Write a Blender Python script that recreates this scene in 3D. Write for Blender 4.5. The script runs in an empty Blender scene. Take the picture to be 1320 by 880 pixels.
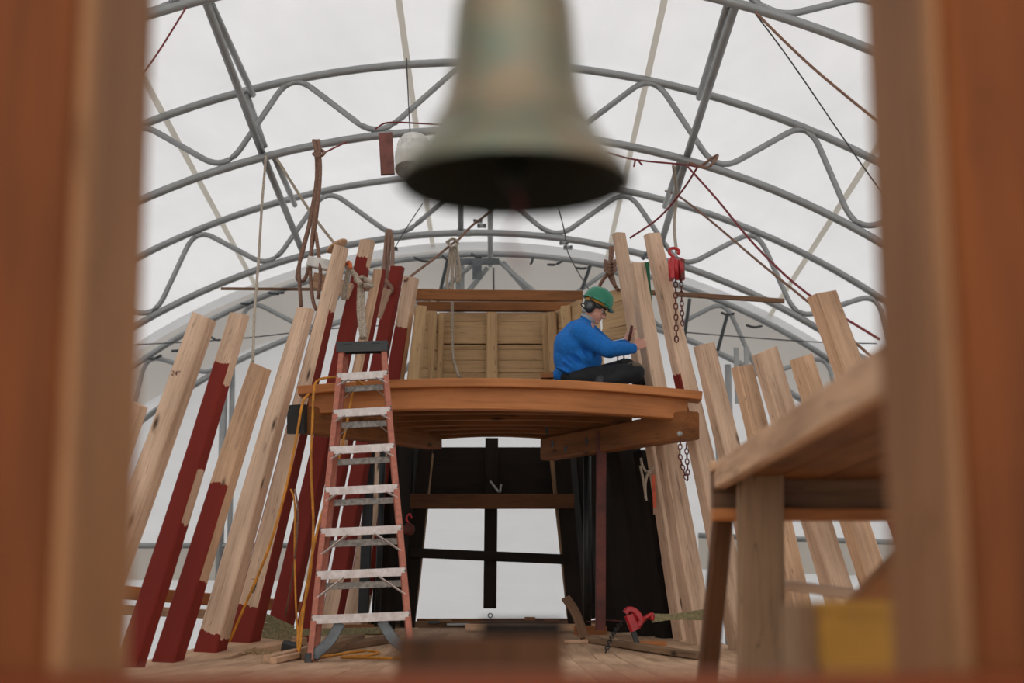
import bpy, bmesh, math, random
from mathutils import Vector, Matrix
random.seed(7)
V = Vector
C = bpy.context.scene
COL = C.collection
# ---------------------------------------------------------------- camera, world, exposure
F = 1833.0; PITCH = math.radians(10.5)
CAM = V((0, 0, 0.4))
fw = V((0, math.cos(PITCH), math.sin(PITCH))); upv = V((0, -math.sin(PITCH), math.cos(PITCH)))
cd = bpy.data.cameras.new('camera'); cam = bpy.data.objects.new('camera', cd); COL.objects.link(cam)
cam.location = CAM; cam.rotation_euler = (math.pi/2 + PITCH, 0, 0)
cd.sensor_width = 36; cd.lens = 50; cd.clip_start = 0.05; cd.clip_end = 200
cd.dof.use_dof = True; cd.dof.focus_distance = 12.3; cd.dof.aperture_fstop = 1.5
C.camera = cam
w = bpy.data.worlds.new('world'); C.world = w; w.use_nodes = True
w.node_tree.nodes['Background'].inputs[0].default_value = (1.0, 0.985, 0.975, 1)
w.node_tree.nodes['Background'].inputs[1].default_value = 2.12
C.view_settings.view_transform = 'Standard'; C.view_settings.look = 'None'
C.view_settings.gamma = 1; C.view_settings.exposure = 0.0
try: C.view_settings.use_curve_mapping = False
except Exception: pass

def ray(x, y): return fw + (x-660)/F*V((1,0,0)) + (440-y)/F*upv
def W(x, y, Y):
    d = ray(x, y); return CAM + d*(Y/d.y)
def proj(p):
    d = p - CAM; k = d.dot(fw); return (660 + F*d.x/k, 440 - F*d.dot(upv)/k)

# ---------------------------------------------------------------- materials
def lin(c):
    return tuple(((v/255)/12.92 if v/255 <= .04045 else ((v/255+.055)/1.055)**2.4) for v in c) + (1,)
def nt(name):
    m = bpy.data.materials.new(name); m.use_nodes = True; n = m.node_tree
    return m, n, n.nodes, n.links, n.nodes['Principled BSDF']
def N(nodes, t, **k):
    o = nodes.new(t)
    for a, b in k.items(): setattr(o, a, b)
    return o
def mapping(ns, ls, attr, scale):
    if attr: a = N(ns, 'ShaderNodeAttribute'); a.attribute_name = attr; s = a.outputs['Vector']
    else: a = N(ns, 'ShaderNodeTexCoord'); s = a.outputs['Object']
    mp = N(ns, 'ShaderNodeMapping'); mp.inputs['Scale'].default_value = scale; ls.new(s, mp.inputs[0]); return mp.outputs[0]
def noise(ns, ls, vec, scale=1, detail=4, rough=.6, dist=0):
    n = N(ns, 'ShaderNodeTexNoise'); n.inputs['Scale'].default_value = scale; n.inputs['Detail'].default_value = detail
    n.inputs['Roughness'].default_value = rough; n.inputs['Distortion'].default_value = dist
    ls.new(vec, n.inputs['Vector']); return n.outputs['Fac']
def ramp(ns, ls, fac, stops):
    r = N(ns, 'ShaderNodeValToRGB'); e = r.color_ramp.elements
    e[0].position, e[0].color = stops[0]; e[1].position, e[1].color = stops[-1]
    for p, c in stops[1:-1]: x = e.new(p); x.color = c
    ls.new(fac, r.inputs[0]); return r.outputs[0]
def mix(ns, ls, fac, a, b, mode='MIX'):
    m = N(ns, 'ShaderNodeMix', data_type='RGBA', blend_type=mode)
    for sock, v in ((m.inputs[0], fac), (m.inputs[6], a), (m.inputs[7], b)):
        if hasattr(v, 'is_linked') or isinstance(v, bpy.types.NodeSocket): ls.new(v, sock)
        else: sock.default_value = v
    return m.outputs[2]
def bump(ns, ls, b, h, strength=.3, d=.01):
    bp = N(ns, 'ShaderNodeBump'); bp.inputs['Strength'].default_value = strength; bp.inputs['Distance'].default_value = d
    ls.new(h, bp.inputs['Height']); ls.new(bp.outputs[0], b.inputs['Normal'])
WHITE = (1,1,1,1); BLACK = (0,0,0,1)
def wood(name, light, dark, paint=None, rough=.7, streak=.5, knots=True, cracks=True):
    """sawn timber; grain follows the gc attribute (across, along, across) in metres; paint where pt > 0"""
    m, n, ns, ls, b = nt(name)
    v = mapping(ns, ls, 'gc', (30, 1.6, 30)); g = noise(ns, ls, v, 1, 6, .65, .6)
    c = ramp(ns, ls, g, [(.28, lin([x*.9 for x in dark])), (.5, lin([(a+2*b_)/3 for a, b_ in zip(dark, light)])), (.7, lin(light))])
    v2 = mapping(ns, ls, 'gc', (3, .9, 3)); g2 = noise(ns, ls, v2, 1, 3, .5)
    c = mix(ns, ls, streak, c, ramp(ns, ls, g2, [(.3, lin([x*.72 for x in dark])), (.6, lin(light))]), 'MIX')
    if knots:
        vo = N(ns, 'ShaderNodeTexVoronoi'); vo.inputs['Scale'].default_value = 1
        ls.new(mapping(ns, ls, 'gc', (4.5, 1.6, 4.5)), vo.inputs['Vector'])
        k = ramp(ns, ls, vo.outputs['Distance'], [(.035, WHITE), (.13, BLACK)])
        c = mix(ns, ls, k, c, lin([x*.45 for x in dark]))
    if cracks:
        v3 = mapping(ns, ls, 'gc', (16, .55, 16)); g3 = noise(ns, ls, v3, 1, 2, .4, 1.2)
        k = ramp(ns, ls, g3, [(.492, BLACK), (.5, (.55,.55,.55,1)), (.508, BLACK)])
        c = mix(ns, ls, k, c, lin([x*.4 for x in dark]))
    if paint:
        a = N(ns, 'ShaderNodeAttribute'); a.attribute_name = 'pt'
        e = noise(ns, ls, mapping(ns, ls, 'gc', (16, 5, 16)), 1, 4, .6)
        ma = N(ns, 'ShaderNodeMath', operation='MULTIPLY_ADD'); ls.new(e, ma.inputs[0]); ma.inputs[1].default_value = .09; ma.inputs[2].default_value = -.045
        ad = N(ns, 'ShaderNodeMath', operation='ADD'); ls.new(ma.outputs[0], ad.inputs[0]); ls.new(a.outputs['Fac'], ad.inputs[1])
        gt = N(ns, 'ShaderNodeMath', operation='GREATER_THAN'); ls.new(ad.outputs[0], gt.inputs[0]); gt.inputs[1].default_value = .1
        pc = mix(ns, ls, g2, lin([x*.78 for x in paint]), lin(paint))
        c = mix(ns, ls, gt.outputs[0], c, pc)
    ls.new(c, b.inputs['Base Color']); b.inputs['Roughness'].default_value = rough; b.inputs['Specular IOR Level'].default_value = .18
    bump(ns, ls, b, g, .35, .004); return m
def plain(name, col, rough=.5, metal=0, var=.25, scale=8, bmp=.1, col2=None):
    m, n, ns, ls, b = nt(name)
    g = noise(ns, ls, mapping(ns, ls, None, (scale,)*3), 1, 5, .6)
    c2 = lin(col2) if col2 else lin([x*(1-var) for x in col])
    ls.new(ramp(ns, ls, g, [(.35, c2), (.65, lin(col))]), b.inputs['Base Color'])
    b.inputs['Roughness'].default_value = rough; b.inputs['Metallic'].default_value = metal
    if bmp: bump(ns, ls, b, g, bmp, .005)
    return m
M = {}
M['rib'] = wood('pale_sawn_timber', (228,196,168), (180,142,114), paint=(138,48,38))
M['rib2'] = wood('tan_sawn_timber', (222,184,150), (168,128,98), paint=(138,48,38))
M['redrib'] = M['rib']
M['olive'] = wood('olive_primed_boards', (206,172,128), (178,144,104), knots=False, rough=.6, streak=.3)
M['orange'] = wood('varnished_orange_timber', (198,130,78), (150,92,50), rough=.5, knots=False, cracks=False)
M['orange_dark'] = wood('brown_shade_timber', (156,102,60), (100,64,38), rough=.6)  # brown timber; the joists wear it for the shade under the platform
M['shade_brown'] = wood('dark_brown_shade_timber', (104,68,42), (66,42,26), rough=.7)  # dark brown; carries the shade under the platform in its colour
M['dark'] = wood('near_black_timber', (40,31,24), (20,15,12), rough=.75)  # one near-black colour for the stern and interior timbers
M['brown'] = wood('weathered_brown_timber', (142,110,86), (98,72,54), rough=.75)
M['grey'] = wood('greyed_timber', (160,130,102), (114,88,66), rough=.8)
M['deck'] = wood('dusty_deck_planks', (208,174,142), (164,130,100), rough=.8, streak=.6, knots=False)
M['post'] = wood('near_post_timber', (140,74,28), (80,40,14), rough=.6)
M['post_in'] = wood('near_post_inner_timber', (172,122,82), (138,94,60), rough=.7)
M['sill'] = wood('sill_timber', (128,58,18), (92,38,10), rough=.55)
M['steel'] = plain('galvanised_steel', (156,158,157), .42, .3, .08, 5, .03)
M['steel_d'] = plain('dull_steel', (110,114,116), .5, .5)
M['alu'] = plain('scuffed_aluminium', (212,204,200), .45, .3, .3, 18, .1, (186,174,168))
M['alu_d'] = plain('dull_aluminium', (168,162,154), .5, .4, .3, 30)
M['salmon'] = plain('salmon_fibreglass', (184,110,88), .6, 0, .15, 22, .1)
M['black'] = plain('black_plastic', (48,51,52), .5)
M['blacksteel'] = plain('black_steel', (34,38,40), .45, .3)
M['redsteel'] = plain('red_brown_steel', (112,50,38), .6, .1, .35, 6)
M['red'] = plain('red_enamel', (190,32,40), .35, 0, .2)
M['yellow'] = plain('yellow_rubber', (226,150,38), .5)
M['ochre'] = plain('ochre_plastic', (178,128,40), .5, 0, .1)
M['white'] = plain('white_plastic', (225,222,214), .5, 0, .12)
M['green'] = plain('green_strap', (28,104,62), .7)
M['hat'] = plain('green_helmet', (32,128,98), .32, 0, .12, 5, 0)
M['blue'] = plain('blue_fleece', (22,112,196), .95, 0, .12, 40, .4)
M['pants'] = plain('black_work_cloth', (28,29,32), .85, 0, .3, 25, .5)
M['skin'] = plain('skin', (206,150,128), .5, 0, .1, 20, 0)
M['dust'] = plain('sawdust', (214,182,140), .9, 0, .25, 60, .4)
M['concrete'] = plain('concrete', (105,102,98), .85, 0, .2, 1.2, .2)
M['gravel'] = plain('yard_gravel', (120,114,106), .95, 0, .3, 3, .3)
M['rope_w'] = plain('pale_rope', (196,180,160), .9, 0, .35, 90, .6)
M['rope_b'] = plain('brown_rope', (150,112,92), .9, 0, .35, 90, .6)
M['rope_r'] = plain('red_rope', (138,58,62), .85, 0, .3, 90, .4)
M['cable'] = plain('dark_cable', (70,66,66), .6)
M['webbing'] = plain('olive_webbing', (150,142,104), .85, 0, .25, 40, .3)
def bell_mat():
    m, n, ns, ls, b = nt('patinated_bronze')
    g = noise(ns, ls, mapping(ns, ls, None, (9,9,9)), 1, 5, .6)
    g2 = noise(ns, ls, mapping(ns, ls, None, (2,2,26)), 1, 3, .5)
    c = mix(ns, ls, g2, lin((108,112,98)), lin((160,134,104)))
    c = mix(ns, ls, ramp(ns, ls, g, [(.4, BLACK), (.7, (.8,.8,.8,1))]), c, lin((98,118,102)))
    ls.new(c, b.inputs['Base Color']); b.inputs['Metallic'].default_value = .4; b.inputs['Roughness'].default_value = .42
    return m
M['bell'] = bell_mat()
M['bellin'] = plain('bell_inside_dark', (40,44,34), .7, .3)  # inside and clapper much darker than the shell
def tent_mat():
    m, n, ns, ls, b = nt('translucent_white_cover')
    out = ns['Material Output']; ns.remove(b)
    tr = N(ns, 'ShaderNodeBsdfTranslucent'); df = N(ns, 'ShaderNodeBsdfDiffuse'); mx = N(ns, 'ShaderNodeMixShader')
    v = mapping(ns, ls, None, (1.2, .5, 5)); g = noise(ns, ls, v, 1, 6, .65)
    c = ramp(ns, ls, g, [(.3, (.55,.553,.558,1)), (.65, (.61,.612,.618,1))])
    ls.new(c, tr.inputs[0]); df.inputs[0].default_value = (.86,.86,.86,1)
    mx.inputs[0].default_value = .5; ls.new(tr.outputs[0], mx.inputs[1]); ls.new(df.outputs[0], mx.inputs[2])
    ls.new(mx.outputs[0], out.inputs[0]); return m
M['tent'] = tent_mat()
def strap_mat(name, col, t):
    m, n, ns, ls, b = nt(name); out = ns['Material Output']; ns.remove(b)
    tr = N(ns, 'ShaderNodeBsdfTranslucent'); df = N(ns, 'ShaderNodeBsdfDiffuse'); mx = N(ns, 'ShaderNodeMixShader')
    tr.inputs[0].default_value = lin(col); df.inputs[0].default_value = lin(col); mx.inputs[0].default_value = t
    ls.new(tr.outputs[0], mx.inputs[1]); ls.new(df.outputs[0], mx.inputs[2]); ls.new(mx.outputs[0], out.inputs[0]); return m
M['seam'] = strap_mat('sewn_seam_band', (216,210,198), .4)
M['valance'] = strap_mat('end_wall_valance', (234,230,224), .22)

# ---------------------------------------------------------------- mesh helpers
class MB:
    def __init__(s): s.v = []; s.f = []; s.gc = []; s.pt = []; s.mi = []; s.sm = []
    def face(s, idx, gc=None, pt=None, mi=0, smooth=False):
        s.f.append(tuple(idx)); s.gc += gc or [s.v[i] for i in idx]; s.pt += pt or [0.0]*len(idx); s.mi.append(mi); s.sm.append(smooth)
    def sweep(s, path, side, prof, closed_prof=True, scale=None, paint=None, mi=0, smooth=False, caps=True, gofs=None):
        """prof: [(a,b)] in side/normal directions; paint(k_segment, s_along)->pt"""
        path = [V(p) for p in path]; n = len(prof); base = len(s.v)
        go = gofs if gofs is not None else V((random.uniform(0,50), random.uniform(0,50), random.uniform(0,50)))
        L = [0.0]
        for a, b in zip(path, path[1:]): L.append(L[-1] + (b-a).length)
        per = [0.0]
        for i in range(n): per.append(per[-1] + math.dist(prof[i], prof[(i+1) % n]))
        for i, p in enumerate(path):
            t = (path[min(i+1, len(path)-1)] - path[max(i-1, 0)]).normalized()
            sd = side(i, t) if callable(side) else V(side)
            sd = (sd - t*sd.dot(t)).normalized(); nn = t.cross(sd).normalized()
            k = scale[i] if scale else 1
            for a, b in prof: s.v.append(p + sd*a*k + nn*b*k)
        for i in range(len(path)-1):
            for j in range(n):
                if not closed_prof and j == n-1: continue
                j2 = (j+1) % n
                idx = [base+i*n+j, base+i*n+j2, base+(i+1)*n+j2, base+(i+1)*n+j]
                pc = [(per[j], L[i]), (per[j+1], L[i]), (per[j+1], L[i+1]), (per[j], L[i+1])]
                gc = [V((a, b, 0)) + go for a, b in pc]
                pt = [paint(j, b) for a, b in pc] if paint else None
                s.face(idx, gc, pt, mi, smooth)
        if caps and closed_prof:
            for e, i in ((0, 0), (1, len(path)-1)):
                idx = [base+i*n+j for j in range(n)]
                if e == 0: idx = idx[::-1]
                order = range(n-1, -1, -1) if e == 0 else range(n)
                gc = [V((prof[j][0], prof[j][1]*.1, prof[j][1]*.5)) + go for j in order]
                s.face(idx, gc, [paint(0, L[i])]*n if paint else None, mi)
        return s
    def beam(s, A, B, width, thick, side, ch=.006, w2=None, mi=0, paint=None, nseg=1):
        """square sawn timber from A to B: width along side, thick perpendicular"""
        A, B = V(A), V(B); k = (w2 or width)/width
        path = [A.lerp(B, i/nseg) for i in range(nseg+1)]
        return s.sweep(path, side, rect(width, thick, ch), scale=[1+(k-1)*i/nseg for i in range(nseg+1)], mi=mi, paint=paint)
    def tube(s, path, r, n=8, mi=0, scale=None):
        prof = [(r*math.cos(2*math.pi*i/n), r*math.sin(2*math.pi*i/n)) for i in range(n)]
        def sd(i, t): return V((1,0,0)) if abs(t.x) < .8 else V((0,1,0))
        return s.sweep(path, sd, prof, smooth=True, mi=mi, scale=scale)
    def box(s, c, size, rot=None, ch=.004, mi=0):
        c = V(c); R = rot or Matrix.Identity(3); a = max(range(3), key=lambda i: size[i]); o = [(1,2),(2,0),(0,1)][a]
        ax = R @ V([1 if i == a else 0 for i in range(3)]); sd = R @ V([1 if i == o[0] else 0 for i in range(3)])
        return s.beam(c - ax*size[a]/2, c + ax*size[a]/2, size[o[0]], size[o[1]], sd, min(ch, min(size)*.3), mi=mi)
    def lathe(s, prof, c, axis=(0,0,1), n=32, mi=0, sx=1.0, ref=None):
        ax = V(axis).normalized(); a = (V(ref) if ref else (V((1,0,0)) if abs(ax.x) < .8 else V((0,1,0)))); a = (a-ax*a.dot(ax)).normalized(); b = ax.cross(a); base = len(s.v)
        for r, z in prof:
            for i in range(n):
                t = 2*math.pi*i/n; s.v.append(V(c) + ax*z + (a*math.cos(t)*sx + b*math.sin(t))*r)
        for k in range(len(prof)-1):
            for i in range(n):
                i2 = (i+1) % n; s.face([base+k*n+i, base+k*n+i2, base+(k+1)*n+i2, base+(k+1)*n+i], mi=mi, smooth=True)
        return s
    def ell(s, c, rad, R=None, nu=14, nv=9, mi=0):
        base = len(s.v); R = R or Matrix.Identity(3)
        for j in range(nv+1):
            ph = -math.pi/2 + math.pi*j/nv; ph = max(min(ph, 1.5), -1.5)
            for i in range(nu):
                th = 2*math.pi*i/nu
                s.v.append(V(c) + R @ V((rad[0]*math.cos(ph)*math.cos(th), rad[1]*math.cos(ph)*math.sin(th), rad[2]*math.sin(ph))))
        for j in range(nv):
            for i in range(nu):
                i2 = (i+1) % nu; s.face([base+j*nu+i, base+j*nu+i2, base+(j+1)*nu+i2, base+(j+1)*nu+i], mi=mi, smooth=True)
        s.face([base+i for i in range(nu)][::-1], mi=mi); s.face([base+nv*nu+i for i in range(nu)], mi=mi)
        return s
    def cap(s, A, B, ra, rb, n=12, mi=0):
        """tapered capsule"""
        A, B = V(A), V(B); ax = (B-A); L = ax.length; ax = ax.normalized()
        pr = []
        for k in range(5): t = -math.pi/2*(1-k/4*.999) ; pr.append((max(ra*math.cos(t), ra*.06), ra*math.sin(t)))
        for k in range(5): t = math.pi/2*(k/4*.999); pr.append((max(rb*math.cos(t), rb*.06), L + rb*math.sin(t)))
        base = len(s.v); s.lathe(pr, A, ax, n, mi)
        s.face([base+i for i in range(n)][::-1], mi=mi); s.face([base+9*n+i for i in range(n)], mi=mi)
        return s
    def chain(s, pts, radii, mi=0):
        for i in range(len(pts)-1): s.cap(pts[i], pts[i+1], radii[i], radii[i+1], mi=mi)
        return s
    def mesh(s, name, mats):
        me = bpy.data.meshes.new(name); me.from_pydata([tuple(v) for v in s.v], [], s.f)
        for m in mats: me.materials.append(m)
        a = me.attributes.new('gc', 'FLOAT_VECTOR', 'CORNER'); flat = []
        for g in s.gc: flat += [g[0], g[1], g[2]]
        a.data.foreach_set('vector', flat)
        b = me.attributes.new('pt', 'FLOAT', 'CORNER'); b.data.foreach_set('value', s.pt)
        me.polygons.foreach_set('material_index', s.mi); me.polygons.foreach_set('use_smooth', s.sm)
        me.update(); return me
def rect(w, t, c=.006):
    a, b = w/2, t/2; c = min(c, a*.4, b*.4)
    return [(-a+c,-b),(a-c,-b),(a,-b+c),(a,b-c),(a-c,b),(-a+c,b),(-a,b-c),(-a,-b+c)]
def obj(name, mb, mat, parent=None, label=None, cat=None, group=None, kind=None, data=None):
    mats = mat if isinstance(mat, (list, tuple)) else [mat]
    mats = [M[x] if isinstance(x, str) else x for x in mats]
    me = data or mb.mesh(name, mats)
    o = bpy.data.objects.new(name, me); COL.objects.link(o)
    if parent is None and data is None and kind != 'structure' or (parent is None and kind == 'structure'):
        vs = me.vertices                                    # origin at the thing's base
        cx = (min(v.co.x for v in vs)+max(v.co.x for v in vs))/2; cy = (min(v.co.y for v in vs)+max(v.co.y for v in vs))/2; cz = min(v.co.z for v in vs)
        if data is None: me.transform(Matrix.Translation((-cx,-cy,-cz))); o.location = (cx,cy,cz)
    if parent is not None:
        o.parent = parent; o.matrix_parent_inverse = parent.matrix_world.inverted() if False else Matrix.Translation(-parent.location)
    tag(o, label, cat, group, kind); return o
def tag(o, label=None, cat=None, group=None, kind=None):
    for k, v in (('label', label), ('category', cat), ('group', group), ('kind', kind)):
        if v: o[k] = v
    return o
def thing(name, loc, label=None, cat=None, group=None, kind=None):
    o = bpy.data.objects.new(name, None); o.empty_display_size = .1; COL.objects.link(o); o.location = loc
    return tag(o, label, cat, group, kind)
def sub(name, mb, mat, parent_mesh, **k):
    """sub-part: parent_mesh itself sits at identity under its thing"""
    o = obj(name, mb, mat, None, kind='_', **k); me = o.data
    me.transform(Matrix.Translation(o.location)) if False else None
    return o
def smooth_path(pts, n=6):
    """Catmull-Rom through points"""
    pts = [V(p) for p in pts]; P = [pts[0]*2-pts[1]] + pts + [pts[-1]*2-pts[-2]]; out = []
    for i in range(1, len(P)-2):
        for k in range(n):
            t = k/n; a, b, c, d = P[i-1], P[i], P[i+1], P[i+2]
            out.append(.5*((2*b)+(c-a)*t+(2*a-5*b+4*c-d)*t*t+(3*b-a-3*c+d)*t*t*t))
    return out + [pts[-1]]
def px(L): return [W(*p) for p in L]
def on_line(A, B, y):
    lo, hi = -.3, 1.3
    for _ in range(40):
        m = (lo+hi)/2
        if proj(A.lerp(B, m))[1] > y: lo = m
        else: hi = m
    return A.lerp(B, (lo+hi)/2)

# ---------------------------------------------------------------- tent (axis runs slightly down, away from the camera)
Tx = ray(645, 952).normalized(); Rx = Tx.cross(V((0,0,1))).normalized(); Ux = Rx.cross(Tx)
def TP(r, u, t): return CAM + Rx*r + Ux*u + Tx*t
def arc(ang, R, c, t): a = math.radians(ang); return TP(c[0]+R*math.sin(a), c[1]+R*math.cos(a), t)
CC = (-.28, -1.52); RC = 8.13
GROUND = -2.9
mb = MB()
NA, NT = 96, 26; ts = [-6 + 25.6*i/NT for i in range(NT+1)]
angs = [-98 + 196*i/NA for i in range(NA+1)]
for t in ts:
    for a in angs: mb.v.append(arc(a, RC, CC, t))
for i in range(NT):
    for j in range(NA):
        b = i*(NA+1)+j; mb.face([b, b+1, b+NA+2, b+NA+1], smooth=True)
obj('ceiling', mb, 'tent', kind='structure', label='white translucent fabric tent roof arching over the boat')
# end wall behind the last arch
TE = 18.55
mb = MB(); c0 = TP(CC[0], -2.2, TE); mb.v.append(c0)
for a in angs: mb.v.append(arc(a, RC, CC, TE))
for j in range(NA): mb.face([0, j+1, j+2])
obj('wall_back', mb, 'tent', kind='structure', label='white fabric end wall of the tent behind the stern')
mb = MB(); mb.v = [V((-60,-60,GROUND-.05)), V((60,-60,GROUND-.05)), V((60,80,GROUND-.05)), V((-60,80,GROUND-.05))]; mb.face([0,1,2,3])
obj('ground', mb, 'gravel', kind='structure', label='grey gravel yard outside round the tent')
mb = MB(); d = []
for a in range(-60, 61, 2):
    mb.v += [arc(a, 8.0, CC, TE-.04), arc(a, 7.3-.1*math.cos(a*.05), CC, TE-.06)]
for i in range(60): mb.face([2*i, 2*i+1, 2*i+3, 2*i+2], smooth=True)
obj('trim_1', mb, 'valance', kind='structure', label='grey shaded valance band along the top of the end wall')
mb = MB(); mb.v = [V((-11,-7,GROUND)), V((11,-7,GROUND)), V((11,20,GROUND)), V((-11,20,GROUND))]; mb.face([0,1,2,3])
obj('floor', mb, 'concrete', kind='structure', label='grey concrete floor of the tent, below the boat')
# sewn seam bands on the cover
def cover_hit(x, y):
    d = ray(x, y); a, b, t = d.dot(Rx), d.dot(Ux), d.dot(Tx)
    A_ = a*a+b*b; B_ = -2*(a*CC[0]+b*CC[1]); C_ = CC[0]**2+CC[1]**2-(RC-.03)**2
    k = (-B_+math.sqrt(B_*B_-4*A_*C_))/(2*A_)
    return math.degrees(math.atan2(a*k-CC[0], b*k-CC[1])), t*k
for i, q in enumerate([(200,128), (532,130), (832,110), (1070,285)]):
    a, _ = cover_hit(*q); h = .22; mb = MB()
    for t in ts: mb.v += [arc(a-h, RC-.03, CC, t), arc(a+h, RC-.03, CC, t)]
    for k in range(NT): mb.face([2*k, 2*k+1, 2*k+3, 2*k+2])
    obj('trim_%d' % (i+2), mb, 'seam', kind='structure', label='narrow beige seam band running along the tent roof')

PEAK = [0, 12.8, 24.2, 35.5, 47, 58.5, 70, 81]; VAL = [7.3, 19.3, 30.8, 42, 53.5, 65, 76.5, 88]
def webpts(c, Ro, Ri, t, r):
    seq = []
    for p, v in zip(PEAK, VAL): seq += [(p, Ro), (v, Ri)]
    seq = [(-a, R) for a, R in seq[:0:-1]] + seq
    P = [arc(a, R + (.06 if R == Ro else -.06), c, t) for a, R in seq]; out = [P[0]]
    for i in range(1, len(P)-1):
        a, b, d = P[i-1], P[i], P[i+1]
        A = b.lerp(a, .24); D = b.lerp(d, .24)
        for k in range(9):
            s = k/8; out.append(A*(1-s)**2 + b*2*s*(1-s) + D*s*s)
    return out + [P[-1]]
trusses = [('Z', 10.4, (-.29,-1.53), 7.62, 8.06, 'nearest tubular steel roof arch, just entering at the top corners'),
           ('A', 13.0, (-.29,-1.53), 7.33, 8.12, 'tubular steel roof arch with zigzag bracing that passes behind the bell shoulder'),
           ('B', 15.6, (-.285,-1.54), 7.21, 7.93, 'tubular steel roof arch with zigzag bracing just above the timber tops'),
           ('C', 18.2, (-.18,-1.42), 7.05, 7.73, 'farthest tubular steel roof arch, lashed to the fabric end wall')]
TRD = {}
for k, t, c, Ri, Ro, lab in trusses:
    TRD[k] = (t, c, Ri, Ro)
    root = thing('roof_arch', arc(0, Ri, c, t), lab, 'roof arch', 'steel arches of the tent')
    A = [a for a in range(-92, 93, 2)]
    obj('outer_chord', MB().tube([arc(a, min(Ro, RC-.06), c, t) for a in A], .040, 10), 'steel', root)
    obj('inner_chord', MB().tube([arc(a, Ri, c, t) for a in A], .040, 10), 'steel', root)
    obj('zigzag_web', MB().tube(webpts(c, Ro-.03, Ri+.03, t, .02), .031, 8), 'steel', root)
    for a in (-36, -1.2, 34):
        p = arc(a, Ri, c, t); q = arc(a+.6, Ri, c, t); obj('coupling_sleeve', MB().tube([p-(q-p), p+(q-p)], .045, 10), 'steel', root)
def purlin(pts, r, lab, name='purlin_tube'):
    mb = MB().tube(pts, r, 8); return obj(name, mb, 'steel', None, lab, 'steel tube', 'tubes joining the roof arches')
def tb(x, y, t):   # point on a pixel at tent station t
    d = ray(x, y); return CAM + d*(t/d.dot(Tx))
side_lab = {-1: 'on the ladder side', 1: 'on the chain hoist side'}
for s_, P in ((-1, [((264,-2),10.4,(337,195),13,'nearer bay'), ((337,195),13,(389,322),15.6,'farther bay')]), (1, [((949,3),10.4,(886,200),13,'nearer bay'), ((886,200),13,(851,318),15.6,'farther bay')])):
    for (a, ta, b, tb_, bay) in P:
        purlin([tb(*a, ta), tb(*b, tb_)], .038, 'long steel tube between arches %s, %s' % (side_lab[s_], bay))
for a, ta, b, tb_, l in [((269,-2),10.5,(326,122),13.0,'shorter steel brace tube beside the long tube, ladder side, nearer bay'), ((352,198),13.05,(380,264),15.5,'shorter steel brace tube beside the long tube, ladder side, farther bay'),
                      ((938,5),10.5,(901,126),13.0,'shorter steel brace tube beside the long tube, hoist side, nearer bay'), ((878,203),13.05,(857,266),15.5,'shorter steel brace tube beside the long tube, hoist side, farther bay'),
                      ((594,250),15.2,(594,298),15.6,'steel tube ending on the arch just under the bell mouth'), ((632,235),14.4,(632,342),18.2,'steel ridge tube under the bell mouth running to the end wall'),
                      ((318,122),13.0,(341,190),13.05,'short steel strut between the chords, ladder side')]:
    purlin([tb(*a, ta), tb(*b, tb_)], .033, l, 'brace_tube')
# end wall posts and diagonals
for a, b, r, l in [((593,335),(593,520),.06,'upright steel post of the end wall behind the coiled white rope'), ((628,345),(520,480),.035,'sloping steel brace of the end wall, ladder side'), ((648,338),(735,440),.035,'sloping steel brace of the end wall, worker side'),
                   ((290,445),(280,850),.05,'upright galvanised post seen between the second and third timbers'), ((300,455),(294,850),.035,'slimmer galvanised post beside the upright one'),
                   ((925,560),(940,850),.04,'upright galvanised post behind the short pale timbers')]:
    obj('wall_post', MB().tube([tb(*a, 18.3), tb(*b, 18.3)], r, 8), 'steel', None, l, 'steel post', 'steel tubes of the end wall')
for i, (x0, y0, x1, y1, l) in enumerate([(100,703,420,703,'horizontal galvanised rail of the tent wall beyond the ladder-side timbers'), (900,690,1250,702,'horizontal galvanised rail of the tent wall beyond the table')]):
    obj('wall_rail', MB().tube([tb(x0, y0, 18.3), tb(x1, y1, 18.3)], .035, 8), 'steel', None, l, 'steel rail', 'steel tubes of the end wall')
    mb = MB().beam(tb(x0, y0+22, 18.4), tb(x1, y1+24, 18.4), .42, .02, V((0,0,1))); obj('skirt_band', mb, 'valance', None, 'overlapping grey fabric band under the rail, %s' % ('beyond the ladder-side timbers' if i == 0 else 'beyond the table'), 'fabric band')
# black lashings
t, c, Ri, Ro = TRD['C']
lash = [(190,462,208,458),(222,452,238,447),(272,434,284,438),(311,391,330,388),(346,377,366,377),(534,332,556,337),(570,329,580,335),(608,327,620,332),(684,340,687,332),(706,341,724,337),(742,345,762,343),(860,352,868,356),(900,378,912,380),(930,403,946,404),(962,419,982,420)]
ORD = 'first second third fourth fifth sixth seventh eighth ninth tenth eleventh twelfth thirteenth fourteenth fifteenth'.split()
for i, (x0, y0, x1, y1) in enumerate(lash):
    o = obj('lashing_strap', MB().tube(smooth_path([tb(x0,y0,18.1), tb((x0+x1)/2,(y0+y1)/2+2,18.05), tb(x1,y1,18.1)], 3), .017, 6), 'black', None, 'short black lashing on the farthest roof arch, %s from the ladder side' % ORD[i], 'strap', 'black lashings on the farthest arch')
for a, b, l in [((889,385),(882,435),'hanging black strap just beyond the chain hoist chain'), ((938,404),(925,452),'hanging black strap above the first short pale timber'), ((760,345),(750,373),'hanging black strap above the worker helmet'), ((577,335),(563,395),'hanging black strap behind the knotted white rope')]:
    obj('hanging_strap', MB().beam(tb(*a,18.05), tb(*b,18.0), .045, .012, V((1,0,0))), 'black', None, l, 'strap')

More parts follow.
